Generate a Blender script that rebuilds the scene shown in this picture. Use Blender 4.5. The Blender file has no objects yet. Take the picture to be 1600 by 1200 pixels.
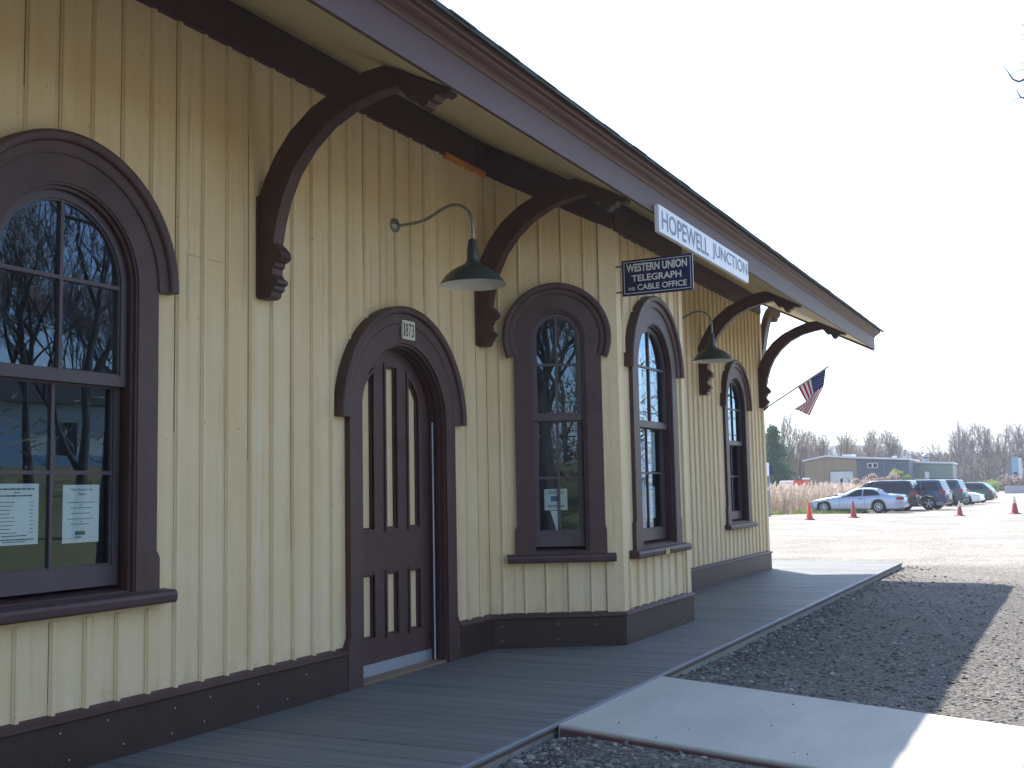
import bpy, bmesh, math, random
from mathutils import Vector, Matrix, noise
from mathutils.geometry import tessellate_polygon
R = math.radians
PI = math.pi
S = bpy.context.scene
COL = S.collection

# ------------------------------------------------------------------ camera, sky, sun, exposure
cam_d = bpy.data.cameras.new('camera'); cam = bpy.data.objects.new('camera', cam_d); COL.objects.link(cam)
YAW, PIT, ROL = R(26.8), R(5.39), R(-1.144)
fw = Vector((-math.sin(YAW)*math.cos(PIT), math.cos(YAW)*math.cos(PIT), math.sin(PIT)))
rt = Vector((math.cos(YAW), math.sin(YAW), 0)); up = rt.cross(fw)
r2 = rt*math.cos(ROL) + up*math.sin(ROL); u2 = -rt*math.sin(ROL) + up*math.cos(ROL)
Mc = Matrix((r2, u2, -fw)).transposed().to_4x4(); Mc.translation = (4.96, 0, 1.456)
cam.matrix_world = Mc
cam_d.sensor_width = 36; cam_d.lens = 36*1750/1600; cam_d.clip_start = .05; cam_d.clip_end = 6000
S.camera = cam
SUN_DIR = Vector((-.62, .785, 0)).normalized()*math.cos(R(52.4)) + Vector((0, 0, math.sin(R(52.4))))   # towards the sun
W = bpy.data.worlds.new('World'); S.world = W; W.use_nodes = True
wn = W.node_tree; bgn = wn.nodes['Background']
sk = wn.nodes.new('ShaderNodeTexSky'); sk.sky_type = 'NISHITA'; sk.sun_disc = False
sk.sun_elevation = R(52.4); sk.sun_rotation = math.atan2(SUN_DIR.x, SUN_DIR.y)
sk.air_density = 1.0; sk.dust_density = .45; sk.ozone_density = 1.4
wn.links.new(sk.outputs[0], bgn.inputs[0]); bgn.inputs[1].default_value = .12
sun_d = bpy.data.lights.new('sun', 'SUN'); sun = bpy.data.objects.new('sun', sun_d); COL.objects.link(sun)
sun.rotation_euler = SUN_DIR.to_track_quat('Z', 'Y').to_euler()
sun_d.energy = 3.0; sun_d.angle = R(.5); sun_d.color = (1, .955, .88)
S.view_settings.view_transform = 'Standard'; S.view_settings.look = 'None'
S.view_settings.exposure = 1.9; S.view_settings.gamma = 1
S.render.engine = 'CYCLES'
S.cycles.max_bounces = 7; S.cycles.transparent_max_bounces = 12

# ------------------------------------------------------------------ materials
def hx(s):
    c = [int(s[i:i+2], 16)/255 for i in (0, 2, 4)]
    return tuple((x/12.92 if x <= .04045 else ((x+.055)/1.055)**2.4) for x in c)
def mat(name, col, rough=.6, metal=0, col2=None, scale=6, amt=.5, bump=0, bscale=60, stretch=None, spec=.5, coat=0, detail=6, sheen=0):
    m = bpy.data.materials.new(name); m.use_nodes = True; n = m.node_tree; L = n.links.new
    p = n.nodes['Principled BSDF']
    p.inputs['Base Color'].default_value = (*col, 1); p.inputs['Roughness'].default_value = rough
    p.inputs['Metallic'].default_value = metal; p.inputs['Specular IOR Level'].default_value = spec
    p.inputs['Coat Weight'].default_value = coat
    tc = n.nodes.new('ShaderNodeTexCoord'); mp = n.nodes.new('ShaderNodeMapping')
    if stretch: mp.inputs['Scale'].default_value = stretch
    L(tc.outputs['Object'], mp.inputs[0])
    if col2:
        t = n.nodes.new('ShaderNodeTexNoise'); t.inputs['Scale'].default_value = scale; t.inputs['Detail'].default_value = detail
        t.inputs['Roughness'].default_value = .65
        r = n.nodes.new('ShaderNodeValToRGB'); r.color_ramp.elements[0].position = .5-amt/2; r.color_ramp.elements[1].position = .5+amt/2
        r.color_ramp.elements[0].color = (*col, 1); r.color_ramp.elements[1].color = (*col2, 1)
        L(mp.outputs[0], t.inputs['Vector']); L(t.outputs[0], r.inputs[0]); L(r.outputs[0], p.inputs['Base Color'])
    if bump:
        t2 = n.nodes.new('ShaderNodeTexNoise'); t2.inputs['Scale'].default_value = bscale; t2.inputs['Detail'].default_value = 5
        b = n.nodes.new('ShaderNodeBump'); b.inputs['Strength'].default_value = bump; b.inputs['Distance'].default_value = .01
        L(mp.outputs[0], t2.inputs['Vector']); L(t2.outputs[0], b.inputs['Height']); L(b.outputs[0], p.inputs['Normal'])
    return m

def wall_paint():
    m = mat('ochre_wall_paint', hx('a99874'), .55, bump=.25, bscale=9, stretch=(6, 6, .6))
    n = m.node_tree; L = n.links.new; p = n.nodes['Principled BSDF']
    tc = n.nodes.new('ShaderNodeTexCoord')
    mp = n.nodes.new('ShaderNodeMapping'); mp.inputs['Scale'].default_value = (4.4, 4.4, .22)      # board to board
    t = n.nodes.new('ShaderNodeTexNoise'); t.inputs['Scale'].default_value = 1; t.inputs['Detail'].default_value = 3
    t2 = n.nodes.new('ShaderNodeTexNoise'); t2.inputs['Scale'].default_value = 1.6; t2.inputs['Detail'].default_value = 8; t2.inputs['Roughness'].default_value = .7
    t3 = n.nodes.new('ShaderNodeTexNoise'); t3.inputs['Scale'].default_value = 23; t3.inputs['Detail'].default_value = 4
    r = n.nodes.new('ShaderNodeValToRGB'); e = r.color_ramp.elements
    e[0].position = .36; e[0].color = (*hx('d1b789'), 1); e[1].position = .66; e[1].color = (*hx('decba7'), 1)
    ad = n.nodes.new('ShaderNodeMath'); ad.operation = 'ADD'; ml = n.nodes.new('ShaderNodeMath'); ml.operation = 'MULTIPLY'; ml.inputs[1].default_value = .5
    L(tc.outputs['Object'], mp.inputs[0]); L(mp.outputs[0], t.inputs['Vector']); L(tc.outputs['Object'], t2.inputs['Vector']); L(tc.outputs['Object'], t3.inputs['Vector'])
    L(t.outputs[0], ad.inputs[0]); L(t2.outputs[0], ad.inputs[1]); L(ad.outputs[0], ml.inputs[0]); L(ml.outputs[0], r.inputs[0])
    # small rust / knot marks
    r3 = n.nodes.new('ShaderNodeValToRGB'); e = r3.color_ramp.elements
    e[0].position = .70; e[0].color = (0, 0, 0, 1); e[1].position = .76; e[1].color = (1, 1, 1, 1)
    L(t3.outputs[0], r3.inputs[0])
    mx = n.nodes.new('ShaderNodeMix'); mx.data_type = 'RGBA'; mx.inputs[7].default_value = (*hx('b39a62'), 1)
    L(r3.outputs[0], mx.inputs[0]); L(r.outputs[0], mx.inputs[6])
    m4 = n.nodes.new('ShaderNodeMapping'); m4.inputs['Scale'].default_value = (14, 14, .55); L(tc.outputs['Object'], m4.inputs[0])
    t4 = n.nodes.new('ShaderNodeTexNoise'); t4.inputs['Scale'].default_value = 1; t4.inputs['Detail'].default_value = 6; t4.inputs['Roughness'].default_value = .7; L(m4.outputs[0], t4.inputs['Vector'])
    r4 = n.nodes.new('ShaderNodeValToRGB'); e = r4.color_ramp.elements; e[0].position = .56; e[0].color = (0, 0, 0, 1); e[1].position = .74; e[1].color = (.55, .55, .55, 1); L(t4.outputs[0], r4.inputs[0])
    mx4 = n.nodes.new('ShaderNodeMix'); mx4.data_type = 'RGBA'; mx4.inputs[7].default_value = (*hx('9d875f'), 1); L(r4.outputs[0], mx4.inputs[0]); L(mx.outputs[2], mx4.inputs[6])
    # mud splashed up from the boards, ragged and uneven
    sp = n.nodes.new('ShaderNodeSeparateXYZ'); L(tc.outputs['Object'], sp.inputs[0])
    t5 = n.nodes.new('ShaderNodeTexNoise'); t5.inputs['Scale'].default_value = 5; t5.inputs['Detail'].default_value = 9; t5.inputs['Roughness'].default_value = .8; L(tc.outputs['Object'], t5.inputs['Vector'])
    mr5 = n.nodes.new('ShaderNodeMapRange'); mr5.inputs[1].default_value = .3; mr5.inputs[2].default_value = .75; mr5.inputs[3].default_value = .11; mr5.inputs[4].default_value = -.25; L(sp.outputs[2], mr5.inputs[0])
    a5 = n.nodes.new('ShaderNodeMath'); a5.operation = 'ADD'; L(mr5.outputs[0], a5.inputs[0]); L(t5.outputs[0], a5.inputs[1])
    r5 = n.nodes.new('ShaderNodeValToRGB'); e = r5.color_ramp.elements; e[0].position = .58; e[0].color = (0, 0, 0, 1); e[1].position = .78; e[1].color = (.4, .4, .4, 1); L(a5.outputs[0], r5.inputs[0])
    mx5 = n.nodes.new('ShaderNodeMix'); mx5.data_type = 'RGBA'; mx5.inputs[7].default_value = (*hx('8a7a5e'), 1); L(r5.outputs[0], mx5.inputs[0]); L(mx4.outputs[2], mx5.inputs[6])
    L(mx5.outputs[2], p.inputs['Base Color'])
    return m
M = {}
M['seam'] = mat('painted_batten_shade', hx('4a3a24'), .9)  # dark colour for the painted shadow line beside the battens
M['wall'] = wall_paint()
M['trim'] = mat('brown_trim_paint', hx('40292a'), .5, col2=hx('523b3b'), scale=5, bump=.25, bscale=14, stretch=(1, 1, 1), spec=.45)
M['base'] = mat('brown_baseboard_paint', hx('30231f'), .5, col2=hx('3a2b26'), scale=4, bump=.3, bscale=30, spec=.4)
M['sash'] = mat('sash_paint', hx('463b41'), .45, col2=hx('4f444a'), scale=8, bump=.15, bscale=20)
M['fascia'] = mat('fascia_paint', hx('4a2c26'), .55, col2=hx('56362f'), scale=1.3, bump=.2, bscale=10, stretch=(1, .4, 1))
M['soffit'] = mat('soffit_paint', hx('cdbf92'), .6, col2=hx('c0b185'), scale=.8, bump=.2, bscale=6)
M['dark_gap'] = mat('joint_gap', (.012, .01, .01), .9)
M['raw'] = mat('raw_wood', hx('d9924f'), .7, col2=hx('b87638'), scale=12, stretch=(1, .3, 4), bump=.3, bscale=30)
M['shingle'] = mat('asphalt_shingle', hx('3a3f3c'), .9, col2=hx('545851'), scale=18, bump=.7, bscale=160)
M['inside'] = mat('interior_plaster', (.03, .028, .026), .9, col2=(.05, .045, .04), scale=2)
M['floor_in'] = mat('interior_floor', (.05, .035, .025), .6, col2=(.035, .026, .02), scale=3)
M['shade'] = mat('dark_green_enamel', hx('2a3735'), .3, col2=hx('323f3c'), scale=9, spec=.6, coat=.3)
M['shade_in'] = mat('white_enamel', hx('e3e2d8'), .35, col2=hx('d2d0c4'), scale=14)
M['galv'] = mat('galvanised_pipe', hx('9aa0a0'), .38, .8, col2=hx('7e8586'), scale=25, bump=.1)
M['paper'] = mat('paper', hx('dfe4e2'), .8, col2=hx('cfd6d6'), scale=9)
M['paper2'] = mat('greenish_paper', hx('c9d6cc'), .8, col2=hx('b9c8c0'), scale=9)
M['ink'] = mat('ink', hx('3c4046'), .8)
M['inkblue'] = mat('blue_ink', hx('2b4a86'), .8)
M['inkgreen'] = mat('green_ink', hx('4d6d4c'), .8)
M['inkred'] = mat('red_ink', hx('8b3b44'), .8)
M['signwhite'] = mat('white_sign_paint', hx('e4e6ea'), .4, col2=hx('d5d8de'), scale=2, bump=.05)
M['signgrey'] = mat('grey_letter_paint', hx('6f7688'), .5)
M['navy'] = mat('navy_enamel', hx('1b2348'), .25, col2=hx('222c57'), scale=5, coat=.3)
M['enwhite'] = mat('white_letter_enamel', hx('dadad2'), .3)
M['cream'] = mat('cream_plate', hx('d9d5c4'), .5, col2=hx('cac5b2'), scale=30)
M['black'] = mat('black_paint', hx('1d1d1b'), .5)
M['alum'] = mat('aluminium_strip', hx('bfc6d2'), .3, .7)
M['strip'] = mat('pale_weather_strip', hx('cdccd2'), .4, col2=hx('b5b3ba'), scale=9)
M['rust'] = mat('yellowed_tag', hx('b9a568'), .7)
M['nail'] = mat('nail_head', hx('c9c5bd'), .5, .2)
M['footing'] = mat('footing_concrete', hx('8f8f8b'), .9, col2=hx('74746f'), scale=5, bump=.5, bscale=60)
M['lip'] = mat('deck_lip', hx('7d7d86'), .5, col2=hx('6b6b75'), scale=6)
M['edgewood'] = mat('deck_edge_wood', hx('6b5540'), .7, col2=hx('50402f'), scale=8, stretch=(1, .2, 6))
M['formboard'] = mat('form_board', hx('6d4d45'), .8, col2=hx('523a35'), scale=9)

def deck_mat():
    m = mat('composite_deck_boards', hx('808890'), .62, bump=.35, bscale=30, stretch=(.15, 4, 1), spec=.4)
    n = m.node_tree; L = n.links.new; p = n.nodes['Principled BSDF']
    at = n.nodes.new('ShaderNodeAttribute'); at.attribute_name = 'tone'
    tc = n.nodes.new('ShaderNodeTexCoord'); mp = n.nodes.new('ShaderNodeMapping'); mp.inputs['Scale'].default_value = (.5, 9, 1)
    t = n.nodes.new('ShaderNodeTexNoise'); t.inputs['Scale'].default_value = 2.2; t.inputs['Detail'].default_value = 7
    L(tc.outputs['Object'], mp.inputs[0]); L(mp.outputs[0], t.inputs['Vector'])
    a = n.nodes.new('ShaderNodeMath'); a.operation = 'MULTIPLY_ADD'; a.inputs[1].default_value = .78; L(t.outputs[0], a.inputs[0])
    b = n.nodes.new('ShaderNodeMath'); b.operation = 'MULTIPLY'; b.inputs[1].default_value = .22; L(at.outputs['Fac'], b.inputs[0]); L(b.outputs[0], a.inputs[2])
    r = n.nodes.new('ShaderNodeValToRGB'); e = r.color_ramp.elements
    e[0].position = .25; e[0].color = (*hx('5a5b59'), 1); e[1].position = .78; e[1].color = (*hx('7a7773'), 1)
    L(a.outputs[0], r.inputs[0]); L(r.outputs[0], p.inputs['Base Color'])
    return m
M['deck'] = deck_mat()

def gravel_mat():
    m = bpy.data.materials.new('gravel'); m.use_nodes = True; n = m.node_tree; L = n.links.new; p = n.nodes['Principled BSDF']
    p.inputs['Roughness'].default_value = .95; p.inputs['Specular IOR Level'].default_value = .2
    tc = n.nodes.new('ShaderNodeTexCoord')
    v = n.nodes.new('ShaderNodeTexVoronoi'); v.inputs['Scale'].default_value = 38; v.inputs['Randomness'].default_value = 1
    v2 = n.nodes.new('ShaderNodeTexVoronoi'); v2.inputs['Scale'].default_value = 90
    big = n.nodes.new('ShaderNodeTexNoise'); big.inputs['Scale'].default_value = .35; big.inputs['Detail'].default_value = 9; big.inputs['Roughness'].default_value = .65
    mid = n.nodes.new('ShaderNodeTexNoise'); mid.inputs['Scale'].default_value = 5; mid.inputs['Detail'].default_value = 6
    for t in (v, v2, big, mid): L(tc.outputs['Object'], t.inputs['Vector'])
    hs = n.nodes.new('ShaderNodeSeparateColor'); L(v.outputs['Color'], hs.inputs[0])
    r = n.nodes.new('ShaderNodeValToRGB'); e = r.color_ramp.elements
    e[0].position = 0; e[0].color = (*hx('4a463f'), 1); e[1].position = 1; e[1].color = (*hx('e9e2d6'), 1)
    r.color_ramp.elements.new(.35).color = (*hx('8a857b'), 1); r.color_ramp.elements.new(.75).color = (*hx('a7a196'), 1)
    L(hs.outputs[0], r.inputs[0])
    rb = n.nodes.new('ShaderNodeValToRGB'); e = rb.color_ramp.elements
    e[0].position = .38; e[0].color = (*hx('8b8883'), 1); e[1].position = .6; e[1].color = (*hx('b9b6b0'), 1)
    L(big.outputs[0], rb.inputs[0])
    mx = n.nodes.new('ShaderNodeMix'); mx.data_type = 'RGBA'; mx.inputs[0].default_value = .35
    L(r.outputs[0], mx.inputs[6]); L(rb.outputs[0], mx.inputs[7])
    rm = n.nodes.new('ShaderNodeValToRGB'); e = rm.color_ramp.elements
    e[0].position = .56; e[0].color = (0, 0, 0, 1); e[1].position = .75; e[1].color = (.55, .55, .55, 1)
    L(mid.outputs[0], rm.inputs[0])
    mx2 = n.nodes.new('ShaderNodeMix'); mx2.data_type = 'RGBA'; mx2.inputs[7].default_value = (*hx('8c6f57'), 1)
    L(rm.outputs[0], mx2.inputs[0]); L(mx.outputs[2], mx2.inputs[6])
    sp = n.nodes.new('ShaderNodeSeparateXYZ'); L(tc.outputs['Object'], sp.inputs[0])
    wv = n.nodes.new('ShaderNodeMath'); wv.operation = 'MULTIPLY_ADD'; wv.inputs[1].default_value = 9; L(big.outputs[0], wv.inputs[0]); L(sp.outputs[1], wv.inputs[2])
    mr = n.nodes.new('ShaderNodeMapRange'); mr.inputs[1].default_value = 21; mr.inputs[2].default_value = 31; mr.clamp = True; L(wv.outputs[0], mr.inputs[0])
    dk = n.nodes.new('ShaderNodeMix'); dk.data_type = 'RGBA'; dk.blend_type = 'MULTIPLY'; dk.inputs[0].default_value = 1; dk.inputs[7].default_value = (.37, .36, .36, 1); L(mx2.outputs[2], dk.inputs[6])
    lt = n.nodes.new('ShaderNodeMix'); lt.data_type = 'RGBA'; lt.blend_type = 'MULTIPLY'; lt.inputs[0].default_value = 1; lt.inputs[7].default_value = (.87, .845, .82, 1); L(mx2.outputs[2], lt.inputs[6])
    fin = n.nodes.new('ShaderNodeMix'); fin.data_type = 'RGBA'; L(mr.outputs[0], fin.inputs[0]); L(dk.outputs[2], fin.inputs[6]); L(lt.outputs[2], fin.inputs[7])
    L(fin.outputs[2], p.inputs['Base Color'])
    b = n.nodes.new('ShaderNodeBump'); b.inputs['Strength'].default_value = .9; b.inputs['Distance'].default_value = .02; b.invert = True
    L(v.outputs['Distance'], b.inputs['Height'])
    b2 = n.nodes.new('ShaderNodeBump'); b2.inputs['Strength'].default_value = .5; b2.inputs['Distance'].default_value = .01
    L(v2.outputs['Distance'], b2.inputs['Height']); L(b.outputs[0], b2.inputs['Normal']); L(b2.outputs[0], p.inputs['Normal'])
    return m
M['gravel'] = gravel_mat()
M['stone'] = mat('loose_stone', hx('5a5650'), .9, bump=.5, bscale=60)
_n = M['stone'].node_tree; _a = _n.nodes.new('ShaderNodeAttribute'); _a.attribute_name = 'tone'; _r = _n.nodes.new('ShaderNodeValToRGB')
_r.color_ramp.elements[0].color = (*hx('48443f'), 1); _r.color_ramp.elements[1].color = (*hx('a09c95'), 1); _r.color_ramp.elements.new(.7).color = (*hx('6d6963'), 1)
_n.links.new(_a.outputs['Fac'], _r.inputs[0]); _n.links.new(_r.outputs[0], _n.nodes['Principled BSDF'].inputs['Base Color'])
M['concrete'] = mat('path_concrete', hx('bdb8ab'), .85, col2=hx('9d998f'), scale=2.6, amt=.8, bump=.4, bscale=50, stretch=(1, .35, 1))
M['grass'] = mat('green_grass', hx('6d8a3c'), .9, col2=hx('9a9a62'), scale=3, bump=.5)
M['field'] = mat('dry_field', hx('8f8266'), .95, col2=hx('736d52'), scale=.3, bump=.4, bscale=4)
M['weed'] = mat('dry_weed', hx('b8a493'), .9, col2=hx('9c8978'), scale=1.2, amt=.8)
M['plume'] = mat('weed_plume', hx('cfbead'), .95, col2=hx('b5a190'), scale=2)
M['bark'] = mat('bark', hx('534d49'), .95, col2=hx('6b6560'), scale=5, bump=.6, bscale=20)
M['twig'] = mat('twigs', hx('7b6f6c'), .95, col2=hx('8d8280'), scale=.8, amt=.8)
M['twig2'] = mat('russet_twigs', hx('8a746a'), .95, col2=hx('9b8b7e'), scale=.8, amt=.8)
M['twig3'] = mat('budding_twigs', hx('8b8466'), .95, col2=hx('a0967a'), scale=.8, amt=.8)
M['ever'] = mat('evergreen_foliage', hx('2c4f33'), .8, col2=hx('436a42'), scale=1.4, amt=.7)
M['leaf'] = mat('spring_leaf', hx('7f9b3e'), .8, col2=hx('93a85c'), scale=2, amt=.8)
M['hill'] = mat('hill_woods', hx('4f5a58'), .95, col2=hx('5f6763'), scale=.02, amt=.6)
M['woods'] = mat('far_woods', hx('6f655b'), .95, col2=hx('8a7c6d'), scale=.25, amt=.8)
M['orange'] = mat('cone_orange', hx('e04a1e'), .5, col2=hx('d0421c'), scale=8)
M['magenta'] = mat('faded_cone', hx('a83b40'), .55, col2=hx('8e3038'), scale=8)
M['conewhite'] = mat('cone_collar', hx('d8cfc6'), .5, col2=hx('c3b4a8'), scale=12)
M['rubber'] = mat('tyre_rubber', hx('1b1b1c'), .8, col2=hx('232324'), scale=20)
M['rim'] = mat('alloy_rim', hx('c4c8cc'), .35, .25, col2=hx('9da1a6'), scale=9)
M['carglass'] = mat('car_glass', (.008, .011, .016), .06, spec=.4)
M['tail'] = mat('tail_lamp_red', hx('8c1018'), .3, coat=.5)
M['lampclear'] = mat('headlamp_lens', hx('d9dde0'), .1, .2, coat=.6)
M['chrome'] = mat('chrome', hx('c9ccd0'), .15, 1)
M['plastic'] = mat('black_plastic', hx('25262a'), .6)
M['silver'] = mat('silver_car_paint', hx('949cae'), .28, .5, coat=.6)
M['darknavy'] = mat('dark_car_paint', hx('0f141d'), .25, .3, coat=.7)
M['blue'] = mat('blue_car_paint', hx('1b3356'), .28, .35, coat=.6)
M['teal'] = mat('teal_car_paint', hx('22454f'), .28, .3, coat=.6)
M['green'] = mat('green_car_paint', hx('2a443e'), .28, .4, coat=.6)
M['white'] = mat('white_car_paint', hx('dfe3e6'), .3, 0, coat=.6)
M['greycar'] = mat('grey_cladding', hx('6f747c'), .5)
M['tanmetal'] = mat('tan_metal_siding', hx('97836c'), .6, col2=hx('87745f'), scale=1.2, stretch=(3, 3, .3))
M['bluemetal'] = mat('slate_metal_siding', hx('4a515f'), .55, col2=hx('535b6a'), scale=1.2, stretch=(3, 3, .3))
M['greenmetal'] = mat('sage_metal_siding', hx('7c8a80'), .6, col2=hx('6f7c73'), scale=1.2, stretch=(3, 3, .3))
M['whitemetal'] = mat('white_metal_roof', hx('d6d6d6'), .5, col2=hx('c4c5c7'), scale=1)
M['siding'] = mat('white_siding', hx('d5d8d6'), .6, col2=hx('c4c9c8'), scale=2, stretch=(.3, .3, 12))
M['bluedoor'] = mat('pale_blue_paint', hx('8fb1c6'), .6, col2=hx('7d9fb6'), scale=2)
M['roofgrey'] = mat('grey_shingle', hx('6a6a6c'), .9, col2=hx('59595b'), scale=6)
M['flagred'] = mat('flag_red', hx('a3303a'), .8); M['flagwhite'] = mat('flag_white', hx('dcdcdf'), .8); M['flagblue'] = mat('flag_blue', hx('2a3a6b'), .8)
for k in ('flagred', 'flagwhite', 'flagblue', 'weed', 'plume', 'leaf', 'grass', 'ever'):                     # light shines through thin cloth
    p = M[k].node_tree.nodes['Principled BSDF']; n = M[k].node_tree
    bc_ = p.inputs['Base Color']
    tr = n.nodes.new('ShaderNodeBsdfTranslucent')
    if bc_.is_linked: n.links.new(bc_.links[0].from_socket, tr.inputs[0])
    tr.inputs[0].default_value = p.inputs['Base Color'].default_value
    mxs = n.nodes.new('ShaderNodeMixShader'); mxs.inputs[0].default_value = .4
    out = n.nodes['Material Output']; n.links.new(p.outputs[0], mxs.inputs[1]); n.links.new(tr.outputs[0], mxs.inputs[2]); n.links.new(mxs.outputs[0], out.inputs[0])
M['polewhite'] = mat('white_pole', hx('d8d8d8'), .4)
M['conbar'] = mat('barrier_concrete', hx('8f8d94'), .9, col2=hx('a09ea3'), scale=2)

def glass_mat():
    m = bpy.data.materials.new('window_glass'); m.use_nodes = True; n = m.node_tree; L = n.links.new
    n.nodes.remove(n.nodes['Principled BSDF']); out = n.nodes['Material Output']
    tr = n.nodes.new('ShaderNodeBsdfTransparent'); tr.inputs[0].default_value = (.9, .93, .93, 1)
    gl = n.nodes.new('ShaderNodeBsdfGlossy'); gl.inputs['Roughness'].default_value = 0; gl.inputs[0].default_value = (.55, .74, 1, 1)
    fr = n.nodes.new('ShaderNodeFresnel'); fr.inputs[0].default_value = 1.55
    mu = n.nodes.new('ShaderNodeMath'); mu.operation = 'MULTIPLY'; mu.inputs[1].default_value = 1.25; mu.use_clamp = True
    ge = n.nodes.new('ShaderNodeNewGeometry'); mr = n.nodes.new('ShaderNodeMapRange'); mr.inputs[3].default_value = 1.55; mr.inputs[4].default_value = 1/1.55
    L(ge.outputs['Backfacing'], mr.inputs[0]); L(mr.outputs[0], fr.inputs[0])
    tc = n.nodes.new('ShaderNodeTexCoord')
    t = n.nodes.new('ShaderNodeTexNoise'); t.inputs['Scale'].default_value = 3.2; t.inputs['Detail'].default_value = 2
    b = n.nodes.new('ShaderNodeBump'); b.inputs['Strength'].default_value = .02; b.inputs['Distance'].default_value = .004
    L(tc.outputs['Object'], t.inputs['Vector']); L(t.outputs[0], b.inputs['Height']); L(b.outputs[0], gl.inputs['Normal'])
    mx = n.nodes.new('ShaderNodeMixShader')
    L(fr.outputs[0], mu.inputs[0]); L(mu.outputs[0], mx.inputs[0]); L(tr.outputs[0], mx.inputs[1]); L(gl.outputs[0], mx.inputs[2]); L(mx.outputs[0], out.inputs[0])
    return m
M['glass'] = glass_mat()
M['panel'] = mat('cream_panel_paint', hx('d9c39a'), .55, col2=hx('ccb68c'), scale=5)

# ------------------------------------------------------------------ mesh building
class MB:
    def __init__(s, mtx=None):
        s.v = []; s.f = []; s.mi = []; s.M = mtx or Matrix(); s.tone = []; s.cur = 0; s.curtone = .5; s.smooth = []
        s.sm = False
    def V(s, p):
        s.v.append(tuple(s.M @ Vector(p))); return len(s.v)-1
    def F(s, idx):
        s.f.append(tuple(idx)); s.mi.append(s.cur); s.tone.append(s.curtone); s.smooth.append(s.sm)
    def box(s, x0, x1, y0, y1, z0, z1, c=0):
        if c <= 0:
            i = [s.V(p) for p in ((x0,y0,z0),(x1,y0,z0),(x1,y1,z0),(x0,y1,z0),(x0,y0,z1),(x1,y0,z1),(x1,y1,z1),(x0,y1,z1))]
            for f in ((0,3,2,1),(4,5,6,7),(0,1,5,4),(1,2,6,5),(2,3,7,6),(3,0,4,7)): s.F([i[k] for k in f])
        else:
            # box with chamfered edges in the local xy outline and both z rims
            o = [(x0+c,y0),(x1-c,y0),(x1,y0+c),(x1,y1-c),(x1-c,y1),(x0+c,y1),(x0,y1-c),(x0,y0+c)]
            cx, cy = (x0+x1)/2, (y0+y1)/2
            def ring(z, k):
                return [s.V((px + (-k if px > cx else k), py + (-k if py > cy else k), z)) for px, py in o]
            rs = [ring(z0, c), ring(z0+c, 0), ring(z1-c, 0), ring(z1, c)]
            for a, b in zip(rs, rs[1:]):
                for k in range(8): s.F([a[k], a[(k+1) % 8], b[(k+1) % 8], b[k]])
            s.F(rs[0][::-1]); s.F(rs[3])
    def ext(s, outer, holes, z0, z1):
        """polygon (local xy, CCW) with holes, extruded in local z"""
        loops = [[Vector((*p, 0)) for p in outer]] + [[Vector((*p, 0)) for p in h] for h in holes]
        flat = [p for l in loops for p in l]
        tris = tessellate_polygon(loops)
        a = [s.V((p.x, p.y, z1)) for p in flat]; b = [s.V((p.x, p.y, z0)) for p in flat]
        for t in tris:
            A, B, Cc = (flat[k] for k in t)
            o = (B.x-A.x)*(Cc.y-A.y) - (B.y-A.y)*(Cc.x-A.x)
            if abs(o) < 1e-12: continue
            t = t if o > 0 else t[::-1]
            s.F([a[k] for k in t]); s.F([b[k] for k in t[::-1]])
        off = 0
        for li, l in enumerate(loops):
            n = len(l); area = sum(l[k].x*l[(k+1) % n].y - l[(k+1) % n].x*l[k].y for k in range(n))
            ccw = area > 0; want = (li == 0)
            for k in range(n):
                i, j = off+k, off+(k+1) % n
                s.F([b[i], b[j], a[j], a[i]] if ccw == want else [b[j], b[i], a[i], a[j]])
            off += n
    def sweep(s, path, prof, close=False, caps=True):
        """path: list of (point, axis_u, axis_v); prof: list of (u,v)"""
        rs = []
        for P, U, Vv in path:
            P, U, Vv = Vector(P), Vector(U), Vector(Vv)
            rs.append([s.V(P + U*a + Vv*b) for a, b in prof])
        n = len(prof)
        for a, b in zip(rs, rs[1:]):
            for k in range(n if close else n-1):
                s.F([a[k], a[(k+1) % n], b[(k+1) % n], b[k]])
        if caps and n > 2: s.F(rs[0][::-1]); s.F(rs[-1])
    def tube(s, pts, rad, seg=8, caps=True):
        pts = [Vector(p) for p in pts]; n = len(pts)
        rad = rad if isinstance(rad, (list, tuple)) else [rad]*n
        prev = None; rs = []
        for k, p in enumerate(pts):
            d = (pts[min(k+1, n-1)] - pts[max(k-1, 0)]).normalized()
            if prev is None:
                a = d.orthogonal().normalized()
            else:
                a = (prev - d*prev.dot(d));
                a = a.normalized() if a.length > 1e-6 else d.orthogonal().normalized()
            prev = a; b = d.cross(a)
            rs.append([s.V(p + (a*math.cos(2*PI*j/seg) + b*math.sin(2*PI*j/seg))*rad[k]) for j in range(seg)])
        for a, b in zip(rs, rs[1:]):
            for j in range(seg): s.F([a[j], a[(j+1) % seg], b[(j+1) % seg], b[j]])
        if caps: s.F(rs[0][::-1]); s.F(rs[-1])
    def lathe(s, prof, ctr=(0,0,0), seg=32, axis='z', caps=False):
        c = Vector(ctr); rs = []
        for r, h in prof:
            ring = []
            for j in range(seg):
                t = 2*PI*j/seg; x, y = r*math.cos(t), r*math.sin(t)
                q = (x, y, h) if axis == 'z' else ((x, h, y) if axis == 'y' else (h, x, y))
                ring.append(s.V(c + Vector(q)))
            rs.append(ring)
        for a, b in zip(rs, rs[1:]):
            for j in range(seg): s.F([a[j], a[(j+1) % seg], b[(j+1) % seg], b[j]])
        if caps: s.F(rs[0][::-1]); s.F(rs[-1])
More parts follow.
